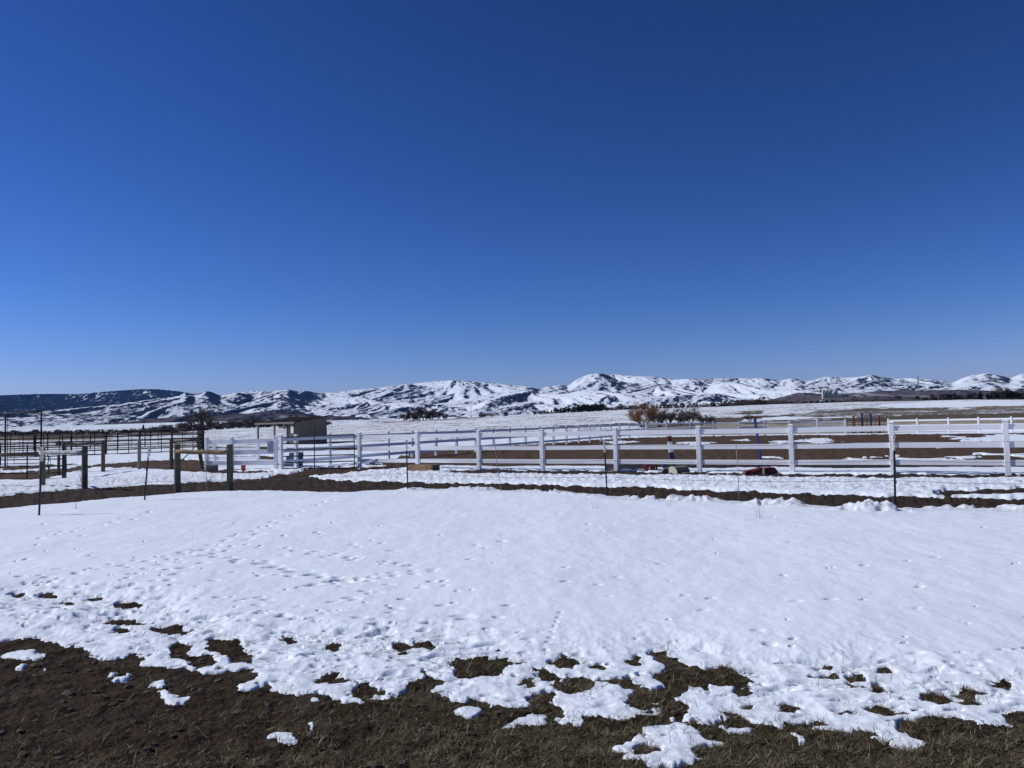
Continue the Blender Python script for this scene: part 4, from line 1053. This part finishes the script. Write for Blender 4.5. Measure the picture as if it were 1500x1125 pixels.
# coral bucket and grey kerb piece by the notice fence
P, h = std(356.5, 689.5, 681.5)
t = thing('bucket', tuple(P), "small orange-red bucket on the snow under the notice board fence", 'bucket')
b = MB(); b.tube([P, P + Vector((0, 0, h))], [.075, .095], 14); b.build('body', M['salmon'], t)
b = MB(); pts = [P + Vector((.095 * math.cos(a * math.pi / 8), 0, h + .07 * math.sin(a * math.pi / 8))) for a in range(9)]; b.tube(pts, .004, 4); b.build('handle', M['steel'], t)
P = base_px(309, 690); tag(MB().box(P + Vector((0, .1, .12)), (.5, .14, .26), -.2).build('feed_tub', M['olive'], None, bevel=.03), "grey-green low tub beside the left end of the notice board fence", 'tub')

# painted poles and dark gate at the arena's far end
for px, yt, D, lab, grp, mats in ((1250.3, 608.7, 76, "red-topped blue pole, leftmost of the four behind the far gate", None, ('navy', 'red')), (1262.4, 605, 76, "tall blue pole, left of the crossbar-joined pair behind the far gate", None, ('navy', 'navy')),
                                  (1275.3, 605, 76, "tall blue pole, right of the crossbar-joined pair behind the far gate", None, ('navy', 'navy')), (1287.8, 609, 76, "dark pole with dull red top, rightmost of the four behind the far gate", None, ('navy', 'red'))):
    P = base_at(px + .8, D); top = at_d(px, yt, D); t = thing('jump_standard', tuple(P), lab, 'jump standard')
    mid_ = P.lerp(top, .5)
    MB().beam(P, mid_, .13, .13).build('lower_pole', M[mats[0]], t); MB().beam(mid_, top, .13, .13).build('upper_pole', M[mats[1]], t)
    MB().box(P + Vector((0, 0, .04)), (.6, .1, .07), .5).build('foot', M['navy'], t)
    MB().box(P + Vector((0, 0, .045)), (.1, .6, .07), .5).build('foot', M['navy'], t)
a = at_d(1262.4, 608.3, 76); c = at_d(1275.3, 608, 76)
tag(MB().tube([a, c], .03, 6).build('crossbar', M['navy'], None, origin=tuple(a)), "thin dark crossbar resting between the two tall blue poles", 'jump pole')
gp = []
for px, yt in ((1239.5, 615.2), (1270, 614.9), (1300.5, 614.4)):
    p = at_d(px, yt, (62.2 - (px - 1239) * .034) * 1.15); gp.append((p.x, p.y + .0, p.z - 1.30))
gp[0] = (gp[0][0] + .12, gp[0][1], gp[0][2])
pipe_fence(gp, (0.1, 0.38, 0.62, 0.86, 1.08, 1.28), "dark pipe gate closing the gap in the arena's far white fence", None, 1.3, .035, .024, 4, cat='gate', name='pipe_gate')

# ------------------------------------------------------------------ silos and poles in the distance
for i, (px, yt, w, lab) in enumerate(((1206.8, 572.3, 5.0, "pale grain silo, leftmost of the cluster in front of the foothills"), (1212.0, 571.5, 4.0, "pale grain silo, second from the left in the cluster before the foothills"), (1217.3, 571.2, 5.0, "pale grain silo, third from the left in the cluster before the foothills"), (1225, 570.3, 6.0, "tallest pale grain silo at the right end of the cluster before the foothills"))):
    D = 880; P = at_d(px, 590, D); top = at_d(px, yt, D); k = D / F_PX; h = top.z - P.z
    t = thing('silo', tuple(P), lab, 'silo', 'grain silos')
    MB().tube([P, P + Vector((0, 0, h))], w / 2 * k, 20).build('drum', M['silo'], t, smooth=False)
    b = MB(); b.tube([P + Vector((0, 0, h)), P + Vector((0, 0, h + .9))], [w / 2 * k * 1.02, w / 2 * k * .5], 20); b.build('roof', M['silo'], t)
    MB().box(P + Vector((-w * k * .2, -w / 2 * k, h / 2)), (.5, .3, h)).build('ladder', M['shed_metal'], t)
P = at_d(1219, 591, 860); t = thing('farm_building', tuple(P), "low pale building in front of the silo cluster", 'building')
MB().box(P + Vector((-4, 0, 2.6)), (16, 8, 3.2)).build('wall', M['silo'], t); MB().poly_prism([P + Vector((-12.4, -4.4, 4.2)), P + Vector((-12.4, 4.4, 4.2)), P + Vector((-12.4, 0, 6))], (16.8, 0, 0)).build('roof', M['shed_metal'], t)
for px, yt, yb, D, kind, lab in ((757.5, 577, 610, 370, 0, "slim utility pole rising over the snowy field crest, left of the evergreen row"), (1346.5, 551, 592, 420, 1, "tall lattice radio mast above the trees on the right"), (553, 606, 624, 420, 0, "faint short utility pole over the field crest near the shed"),
                                 (1013.5, 580, 600, 420, 0, "thin utility pole above the orange willow thicket"), (1160, 564, 594, 500, 0, "tall thin utility pole in front of the foothills left of the silos"), (690, 594, 614, 400, 0, "thin utility pole over the middle of the field crest"), (1211, 563, 575, 900, 0, "thin mast standing behind the pale silos"), (442, 602, 626, 380, 0, "thin utility pole just above the shed roof")):
    P = base_at(px, D); top = at_d(px, yt, D)
    t = thing('radio_mast' if kind else 'utility_pole', tuple(P), lab, 'mast' if kind else 'utility pole')
    if kind:
        b = MB(); H_ = top.z - P.z; r_ = .35
        cs = [P + Vector((r_ * math.cos(a), r_ * math.sin(a), 0)) for a in (0, 2.09, 4.19)]
        for c in cs: b.tube([c, c + Vector((0, 0, H_))], .09, 4)
        n_ = int(H_ / .9)
        for k in range(n_):
            for j in range(3): b.tube([cs[j] + Vector((0, 0, H_ * k / n_)), cs[(j + 1) % 3] + Vector((0, 0, H_ * (k + 1) / n_))], .045, 3)
        b.build('lattice', M['wood_grey'], t)
        MB().tube([P + Vector((0, 0, H_)), P + Vector((0, 0, H_ + .8))], .05, 5).build('antenna', M['wood_grey'], t)
    else:
        MB().tube([P, top], [.12, .09], 6).build('pole', M['wood_grey'], t)
        if px not in (1211,): MB().box(Vector(top) - Vector((0, 0, .6)), (1.7, .1, .1)).build('crossarm', M['wood_grey'], t)

# ------------------------------------------------------------------ trees
def grow(rnd, levels, spread, up, n0, len0, ratio=.72, kids=(3, 4), stems=1, stem_spread=.25, r0=.022, droop=0.0):
    segs = []
    def rec(p, d, L, r, lv):
        pts = [p]; q = p; dd = d.copy()
        for k in range(3):
            dd = (dd + Vector((rnd.uniform(-1, 1), rnd.uniform(-1, 1), rnd.uniform(-.5, .9) * up)) * .16 + Vector((0, 0, -droop * lv * .05))).normalized()
            q = q + dd * (L / 3); pts.append(q)
        segs.append((pts, [r, r * .86, r * .74, r * .6], lv))
        if lv >= levels: return
        for k in range(rnd.randint(*kids)):
            t = rnd.uniform(.35, 1.0); b_ = pts[min(3, int(t * 3))].lerp(pts[min(3, int(t * 3) + 1)], (t * 3) % 1)
            nd = (dd + Vector((rnd.gauss(0, 1), rnd.gauss(0, 1), rnd.gauss(0, .6))) * spread + Vector((0, 0, up * .25))).normalized()
            rec(b_, nd, L * ratio * rnd.uniform(.75, 1.15), r * .58, lv + 1)
    for s_ in range(stems):
        a = 2 * math.pi * s_ / max(stems, 1) + rnd.uniform(-.5, .5)
        d = Vector((math.cos(a) * stem_spread, math.sin(a) * stem_spread, 1)).normalized()
        rec(Vector((math.cos(a) * .01 * stems, math.sin(a) * .01 * stems, 0)), d, len0 * rnd.uniform(.85, 1.1), r0, 0)
    return segs
def bare_proto(name, seed, mat_t, mat_c, levels=4, minr=.003, **kw):
    rnd = random.Random(seed); segs = grow(rnd, levels, **kw)
    top = max(p.z for s_ in segs for p in s_[0])
    bt, bc = MB(), MB()
    for pts, rs, lv in segs:
        pts = [p / top for p in pts]
        (bt if lv <= 1 else bc).tube(pts, [max(r / top, minr) for r in rs], 5 if lv <= 1 else 3, cap=False)
    root = bpy.data.objects.new(name, None); COL.objects.link(root); root['_o'] = (0, 0, 0)
    bt.build('trunk', mat_t, root); bc.build('crown', mat_c, root)
    return root
def leafy_proto(name, seed, mat_t, mat_c, shape, n=1500, leaf=.05):
    rnd = random.Random(seed); b = MB(); bt = MB()
    bt.tube([(0, 0, -.02), (.01, 0, .4), (0, .01, .85)], [.035, .022, .008], 6)
    clumps = [(rnd.uniform(0, 2 * math.pi), rnd.uniform(.12, .96), rnd.uniform(.5, 1.05)) for _ in range(46)]
    for _ in range(n):
        a, z, k = clumps[rnd.randrange(len(clumps))]
        rad = shape(z) * k * rnd.uniform(.55, 1.0); a += rnd.gauss(0, .28); z2 = min(max(z + rnd.gauss(0, .045), .04), 1.02)
        c = Vector((math.cos(a) * rad, math.sin(a) * rad, z2)); s_ = leaf * rnd.uniform(.5, 1.3)
        u = Vector((rnd.gauss(0, 1), rnd.gauss(0, 1), rnd.gauss(0, .7))).normalized() * s_; v = Vector((rnd.gauss(0, 1), rnd.gauss(0, 1), rnd.gauss(0, .7))).normalized() * s_ * .7
        k0 = len(b.v); b.v += [tuple(c - u), tuple(c + v), tuple(c + u), tuple(c - v * .6)]; b.f.append((k0, k0 + 1, k0 + 2, k0 + 3))
    root = bpy.data.objects.new(name, None); COL.objects.link(root); root['_o'] = (0, 0, 0)
    bt.build('trunk', mat_t, root); b.build('crown', mat_c, root)
    return root
cone = lambda z: .34 * (1.02 - z) ** .7 * min(1, z * 6) + .01
dome = lambda z: .44 * math.sqrt(max(0, 1 - (z * 1.6 - .62) ** 2)) + .02
protos = {
    'broad': [bare_proto('bare_tree', 11 + i, M['bark'], M['twig'], levels=4, minr=.0042, spread=.62, up=.7, n0=1, len0=.36, ratio=.76, kids=(4, 5), r0=.034, stems=2, stem_spread=.3) for i in range(3)],
    'grey': [bare_proto('thicket_tree', 31 + i, M['bark'], M['bark_grey'], levels=4, minr=.005, spread=.62, up=.6, n0=1, len0=.40, ratio=.72, kids=(4, 5), stems=4, stem_spread=.55, r0=.022) for i in range(3)],
    'willow': [bare_proto('willow', 51, M['bark'], M['willow'], levels=4, minr=.0030, spread=.55, up=.8, n0=1, len0=.44, ratio=.72, kids=(3, 5), stems=9, stem_spread=.8, r0=.018)],
    'bush': [bare_proto('bare_bush', 71 + i, M['bark'], M['twig'], levels=3, minr=.008, spread=.7, up=.5, n0=1, len0=.45, ratio=.7, kids=(3, 5), stems=9, stem_spread=1.0, r0=.014) for i in range(2)],
    'conifer': [leafy_proto('conifer', 91 + i, M['bark'], M['conifer'], cone, 1300, .055) for i in range(2)],
    'round': [leafy_proto('evergreen', 101 + i, M['bark'], M['conifer'], dome, 1300, .06) for i in range(2)],
    'russet': [leafy_proto('russet_tree', 111 + i, M['bark'], M['russet'], dome, 1300, .06) for i in range(2)],
}
cats = {'broad': 'tree', 'grey': 'tree', 'willow': 'willow', 'bush': 'bush', 'conifer': 'conifer', 'round': 'evergreen', 'russet': 'tree'}
ONES = ['', 'first', 'second', 'third', 'fourth', 'fifth', 'sixth', 'seventh', 'eighth', 'ninth', 'tenth', 'eleventh', 'twelfth', 'thirteenth', 'fourteenth', 'fifteenth', 'sixteenth', 'seventeenth', 'eighteenth', 'nineteenth']
def ordinal(n):
    if n < 20: return ONES[n]
    return {20: 'twentieth', 30: 'thirtieth'}.get(n) or ({2: 'twenty', 3: 'thirty'}[n // 10] + '-' + ONES[n % 10])
row_trees = {}
used_proto = set(); rt = random.Random(77)
def tree(kind, px, D, hpx, label, group=None, wide=1.0, sink=0.0):
    i = rt.randrange(len(protos[kind])); p = protos[kind][i]
    if D > 356: D = 338 + (D - 356) * .22
    P = base_at(px, D); h = hpx / F_PX * D
    P.z -= sink
    sc = (h * wide, h * wide, h); rz_ = rt.uniform(0, 6.28)
    if (kind, i) not in used_proto:
        used_proto.add((kind, i)); o = p; o.location = P; o.scale = sc; o.rotation_euler = (0, 0, rz_)
        o['label'] = label
        if group: o['group'] = group
    else: o = copy_thing(p, P, rz_, sc, label, group)
    if not group and 'group' in o: del o['group']
    o['category'] = cats[kind]
    if group: row_trees.setdefault((group, label), []).append((px, o))
    return o
# orange willow and the grey thicket beside it
tree('willow', 942, 130, 41, "big orange-brown bare willow just beyond the arena's far corner", None, .9)
for i, (px, hp, lab) in enumerate(((966, 28, "dark bare tree touching the right side of the orange willow"), (981, 27, "bare grey tree in the thicket, second right of the orange willow"), (997, 26, "bare grey tree in the middle of the thicket behind the far fence"), (1012, 28, "bare grey tree with a wide crown near the right end of the thicket"), (1028, 22, "lower bare grey tree at the right end of the thicket"), (1040, 15, "smallest bare bush trailing off the right end of the thicket"))):
    tree('grey', px, 130 + (i % 2) * 6, hp, lab, "thicket of bare grey trees", 1.15)
tree('bush', 1101, 135, 14, "lone pale round bush on the snowy slope left of the blue board", None, 1.1)
# far left
tree('broad', 290, 330, 36, "large dark bare tree above the corral's right corner", None, 1.1)
tree('broad', 303, 345, 26, "smaller bare tree tucked right of the large dark one", None, 1.1)
G1 = "bare trees in the brushy belt left of the shed"
for i in range(38):
    px = 226 + i * 6.8 + rt.uniform(-3, 3)
    tree('broad' if i % 3 == 0 else 'grey', px, rt.uniform(372, 430), rt.uniform(14, 21) - abs(px - 350) * .03, "bare brown tree in the belt between corral and shed", G1, 1.5, 1.0)
G2 = "low brush line beyond the corral"
for i in range(36):
    px = -14 + i * 8.2 + rt.uniform(-3, 3)
    tree('grey' if i % 4 else 'round', px, rt.uniform(250, 330), rt.uniform(7, 9.5), "low dark brush in the line beyond the pipe corral", G2, 2.0, .5)
tree('conifer', 210, 340, 11, "single small dark conifer rising from the brush beyond the corral", None, .9)
tree('round', 86, 110, 8.5, "dark rounded bush seen through the corral rails near the left edge", None, 1.2, .2)
# clump on the crest
for i, (px, hp) in enumerate(((594, 12), (603, 16), (613, 18), (622, 20), (632, 17), (642, 13), (652, 9))):
    tree('broad', px, 385, hp * 1.15, "bare tree in the crest clump above the timber box", "bare clump on the field crest", 1.25, .6)
for px, hp, kd, lab in ((706, 9, 'russet', "brown bush on the field crest, left of a pair"), (716, 8, 'bush', "brown bush on the field crest, right of a pair"), (741, 7, 'round', "small dark bush on the crest beside the slim utility pole"), (671, 4, 'bush', "tiny brush tuft on the crest between the clump and the brown bushes"), (680, 4, 'bush', "tiny brush tuft on the crest just left of the brown bushes")):
    tree(kd, px, 385, hp, lab, None, 1.5, .4)
G3 = "row of small evergreens along the field crest"
for i in range(24):
    px = 781 + i * 4.4 + rt.uniform(-1.5, 1.5)
    tree('round' if i % 3 else 'conifer', px, rt.uniform(375, 395), 3 + min(8, (px - 775) * .11) + rt.uniform(-1, 1), "small evergreen in the tight crest row left of the willow", G3, 1.25, .3)
G4 = "bare trees over the evergreen row"
for px, hp in ((852, 15), (858, 18), (866, 13), (873, 11), (881, 14), (889, 10), (897, 9)):
    tree('grey', px, 400, hp, "bare grey tree behind the evergreen row left of the willow", G4, 1.2, .5)
G5 = "dark trees lining the crest behind the thicket"
for i in range(34):
    px = 905 + i * 5.6 + rt.uniform(-2, 2)
    tree(rt.choice(['round', 'conifer', 'bush', 'russet', 'round']), px, rt.uniform(375, 420), rt.uniform(5, 10.5), "dark tree in the crest line behind the thicket", G5, 1.2, .3)
G6 = "brushy trees below the silos"
for i in range(16):
    px = 1084 + i * 4.3 + rt.uniform(-2, 2)
    tree(rt.choice(['broad', 'russet', 'bush', 'grey']), px, rt.uniform(385, 440), rt.uniform(8, 13.5) - max(0, px - 1120) * .06, "brown brushy tree between the thicket and the silos", G6, 1.3, .5)
G7 = "dark trees in front of the silos"
for i in range(22):
    px = 1152 + i * 7.6 + rt.uniform(-2, 2)
    tree(rt.choice(['round', 'round', 'russet', 'bush']), px, rt.uniform(390, 440), rt.uniform(3.5, 7), "low dark tree in front of the silo cluster", G7, 1.4, .3)
G8 = "brush on the bank right of centre"
for i in range(16):
    px = 1250 + i * 6.2 + rt.uniform(-2, 2)
    tree('bush', px, 300 + rt.uniform(-8, 20), rt.uniform(3, 6), "low brown brush on the bank above the painted poles", G8, 1.6, .2)
for px, hp, w in ((1316, 10, 1.2), (1344, 9, 1.1), (1355, 8, 1.3), (1368, 8, 1.4)):
    tree('round', px, 410, hp + 1, "dark rounded evergreen near the lattice mast", "evergreens near the lattice mast", w, .3)
G9 = "row of dark trees at the right"
for px, hp, kd in ((1380, 9, 'russet'), (1389, 10, 'round'), (1398, 11, 'round'), (1408, 9, 'round'), (1420, 9, 'round'), (1427, 12, 'round'), (1437, 13, 'conifer'), (1447, 11, 'conifer'), (1457, 14, 'round'), (1467, 14, 'russet'), (1478, 16, 'round'), (1489, 14, 'round'), (1500, 13, 'russet'), (1366, 8, 'russet'), (1512, 14, 'round'), (1526, 13, 'round')):
    tree(kd, px, 390, hp + 3, "dark upright tree in the row above the right snowy bank", G9, 1.15, .4)
tree('grey', 1469, 350, 28, "tall bare tree rising above the right tree row, left of a second one", None, .8, .3)
tree('grey', 1486, 350, 24, "bare tree rising above the right tree row, nearest the right edge", None, .8, .3)
for i in range(9):
    tree('bush', 1445 + i * 5 + rt.uniform(-2, 2), 365, rt.uniform(4, 7), "grey shrub below the tree row at the right edge", "shrubs below the right tree row", 1.5, .2)
tree('russet', 1427, 330, 6.5, "low golden-brown dome bush on the snow bank at the right", None, 2.2, .2)
for pk in protos:      # drop unused prototypes
    for i, p in enumerate(protos[pk]):
        if (pk, i) not in used_proto:
            for ch in list(p.children): bpy.data.objects.remove(ch)
            bpy.data.objects.remove(p)
for (g, lab), L in row_trees.items():
    if len(L) < 2: continue
    for i, (px, o) in enumerate(sorted(L, key=lambda q: q[0])):
        o['label'] = lab + ', ' + ordinal(i + 1) + ' from left'
# dark logs and brush heap in the field behind the side fence
lr = random.Random(5)

# ------------------------------------------------------------------ dry grass in the bare soil in front
def grass_mat():
    m, nt, b = new_mat("dry_grass")
    a = attr(nt, "tint").outputs['Fac']
    nt.links.new(ramp(nt, a, [(0, (0.022, 0.019, 0.009)), (0.30, (0.08, 0.064, 0.034)), (0.6, (0.20, 0.16, 0.095)), (1, (0.50, 0.43, 0.31))]), b.inputs['Base Color'])
    b.inputs['Roughness'].default_value = 0.8; b.inputs['Specular IOR Level'].default_value = 0.2
    return m
M['grass'] = grass_mat()
def scatter_blades(n, seed, px_rng, py_rng, dens, Lr, wr, flat, poke=0.0):
    rs = np.random.RandomState(seed)
    px = rs.uniform(*px_rng, n); D = 1 / rs.uniform(1 / 7.2, 1 / 3.25, n) ** 1.0
    Xb = (px - 750) / F_PX * D; Yb = D + 0 * Xb
    f, _ = snow_field(Xb, Yb)
    tk = rs.rand(n) < .45; nt_ = 2600
    tpx = rs.uniform(*px_rng, nt_); tD = 1 / rs.uniform(1 / 7.2, 1 / 3.25, nt_); ti = rs.randint(0, nt_, n)
    taz = rs.uniform(0, 2 * np.pi, n); trd = np.abs(rs.normal(0, .022, n))
    Xb = np.where(tk, (tpx[ti] - 750) / F_PX * tD[ti] + trd * np.cos(taz), Xb); Yb = np.where(tk, tD[ti] + trd * np.sin(taz), Yb)
    px = np.where(tk, tpx[ti], px)
    f, _ = snow_field(Xb, Yb)
    keep = ((f < 0.01) | ((f < 0.22) & (rs.rand(n) < poke))) & (rs.rand(n) < dens(Xb, Yb, px) * np.where(tk, 1.3, 1))
    Xb, Yb = Xb[keep], Yb[keep]; n = len(Xb)
    z = ground_z(Xb, Yb) + 0.016 * fbm(Xb / 0.16, Yb / 0.16, 41, 4, 0.6)
    az = np.where(tk[keep], taz[keep] + rs.normal(0, .5, n), rs.uniform(0, 2 * np.pi, n)); L = rs.uniform(*Lr, n) * (0.6 + 0.8 * rs.rand(n)); el = np.abs(rs.normal(0, flat, n)); w = rs.uniform(*wr, n)
    dx_, dy_, dz_ = np.cos(az) * np.cos(el), np.sin(az) * np.cos(el), np.sin(el)
    sx, sy = -np.sin(az) * w / 2, np.cos(az) * w / 2
    bend = rs.normal(0, .35, n)
    b0 = np.stack([Xb, Yb, z - .002], 1); m_ = b0 + np.stack([dx_, dy_, dz_], 1) * (L * .55)[:, None]
    az2 = az + bend; e = m_ + np.stack([np.cos(az2) * np.cos(el * .5), np.sin(az2) * np.cos(el * .5), np.sin(el * .5)], 1) * (L * .45)[:, None]
    S_ = np.stack([sx, sy, np.zeros(n)], 1)
    V = np.stack([b0 - S_, b0 + S_, m_ + S_ * .8, m_ - S_ * .8, e], 1).reshape(-1, 3)
    tint = np.repeat(np.clip(rs.beta(2, 3.2, n) + 0.0, 0, 1), 5)
    k = np.arange(n)[:, None] * 5
    quads = k + np.array([[0, 1, 2, 3]]); tris = k + np.array([[3, 2, 4]])
    return V, quads, tris, tint
def dens_all(x, y, px):
    c = fbm(x / 0.30, y / 0.30, 44, 4) * .7 + fbm(x / .09, y / .09, 45, 2) * .35
    return np.clip(0.03 + 0.38 * sst(250, 900, px) + (0.22 + .48 * sst(200, 1000, px)) * sst(-.1, .6, c) + 0.2 * (y < 3.9), 0, 1)
parts = [scatter_blades(300000, 1, (-60, 1560), 0, dens_all, (.018, .060), (.0014, .0034), .42),
         scatter_blades(16000, 2, (-60, 1560), 0, lambda x, y, px: dens_all(x, y, px) * .9, (.05, .10), (.002, .0034), .75, .35)]
V = np.concatenate([p[0] for p in parts]); tint = np.concatenate([p[3] for p in parts])
off = 0; quads = []; tris = []
for p in parts: quads.append(p[1] + off); tris.append(p[2] + off); off += len(p[0])
quads = np.concatenate(quads); tris = np.concatenate(tris)
me = bpy.data.meshes.new('grass'); me.vertices.add(len(V)); me.vertices.foreach_set('co', V.astype(np.float32).ravel())
me.loops.add(quads.size + tris.size); me.loops.foreach_set('vertex_index', np.concatenate([quads.ravel(), tris.ravel()]).astype(np.int32))
me.polygons.add(len(quads) + len(tris)); me.polygons.foreach_set('loop_start', np.concatenate([np.arange(len(quads)) * 4, quads.size + np.arange(len(tris)) * 3]).astype(np.int32))
at = me.attributes.new('tint', 'FLOAT', 'POINT'); at.data.foreach_set('value', tint.astype(np.float32))
me.materials.append(M['grass']); me.update(); me.validate()
go = bpy.data.objects.new('grass', me); COL.objects.link(go)
tag(go, "short dry matted grass on the bare soil in front of the snow edge", 'grass', None, 'stuff')

# stones and clods in the bare soil
cl = MB(); rc = random.Random(12)
for _ in range(650):
    px = rc.uniform(-30, 1530); D = rc.uniform(3.3, 5.6)
    if px > 520 and rc.random() < .7: continue
    x = (px - 750) / F_PX * D; ff, _t = snow_field(np.array([x]), np.array([D]))
    if ff[0] > -.02: continue
    s_ = rc.uniform(.006, .026) * (1.6 if rc.random() < .06 else 1); z = gz(x, D)
    k0 = len(cl.v); a0 = rc.uniform(0, 6.28)
    n_ = 6
    for ring, (rz_, rr_) in enumerate(((-.3, 1.0), (.35, .85), (.62, .35))):
        for j in range(n_):
            a = a0 + 2 * math.pi * j / n_; q = rr_ * rc.uniform(.75, 1.2)
            cl.v.append((x + math.cos(a) * s_ * q * 1.2, D + math.sin(a) * s_ * q, z + s_ * rz_ * rc.uniform(.8, 1.2)))
    for ring in range(2):
        for j in range(n_): cl.f.append((k0 + ring * n_ + j, k0 + ring * n_ + (j + 1) % n_, k0 + (ring + 1) * n_ + (j + 1) % n_, k0 + (ring + 1) * n_ + j))
    cl.f.append(tuple(k0 + 2 * n_ + j for j in range(n_)))
M['clod'] = mat_plain("earth_clod", (0.045, 0.033, 0.023), (0.12, 0.09, 0.062), 40, 0.95, 0.002)
tag(cl.build('clods', M['clod'], None), "loose clods of dark earth strewn over the bare soil", 'clods', None, 'stuff')

# twiggy weeds standing in the snow
def weed(px, py, h, n, label, mat='rod', spread=.5, seed=0):
    rw = random.Random(seed + int(px)); P = base_px(px, py); b = MB()
    for _ in range(n):
        a = rw.uniform(0, 6.28); l = h * rw.uniform(.5, 1); d = Vector((math.cos(a) * spread * rw.random(), math.sin(a) * spread * rw.random(), 1)).normalized()
        q = P + Vector((rw.gauss(0, .02), rw.gauss(0, .02), 0)); m_ = q + d * l * .6; e = m_ + (d + Vector((rw.gauss(0, .3), rw.gauss(0, .3), -.1))).normalized() * l * .4
        b.tube([q, m_, e], [.0035, .0028, .0015], 3)
    return tag(b.build('weed', M[mat], None, origin=tuple(P)), label, 'plant', None)
weed(120, 714, .75, 16, "pale dead weed stalks against the right post of the pale bark rail", 'wood_tan', .25)
weed(583, 690, .38, 22, "tan dead weed tuft at the left end of the timber box", 'wood_tan', 1.1)
weed(306, 707, .35, 16, "low pale weed tuft in the snow left of the notice fence hitching rail post", 'wood_tan', 1.2)
weed(1112, 766, .35, 4, "few thin dead stems poking from the smooth snow right of centre", 'rod', .3)
weed(872, 752, .3, 3, "two or three thin stems in the snow just left of the middle stake", 'rod', .3)
weed(978, 748, .3, 3, "thin stems in the smooth snow right of the middle stake", 'rod', .3)

# ------------------------------------------------------------------ haze
HZ = True
if HZ:
    m = bpy.data.materials.new("haze"); m.use_nodes = True; nt = m.node_tree
    for n in list(nt.nodes): nt.nodes.remove(n)
    pv = nt.nodes.new('ShaderNodeVolumePrincipled'); pv.inputs['Color'].default_value = (0.14, 0.38, 1.0, 1); pv.inputs['Density'].default_value = 3.8e-5; pv.inputs['Anisotropy'].default_value = 0.0
    out = nt.nodes.new('ShaderNodeOutputMaterial'); nt.links.new(pv.outputs[0], out.inputs['Volume'])
    b = MB(); b.box((0, 0, 320), (30000, 30000, 660)); hz_o = b.build('haze', m, None)
    tag(hz_o, "thin blue air haze over the whole valley", 'haze', None, 'stuff')

for o in scene.objects:
    if '_o' in o: del o['_o']
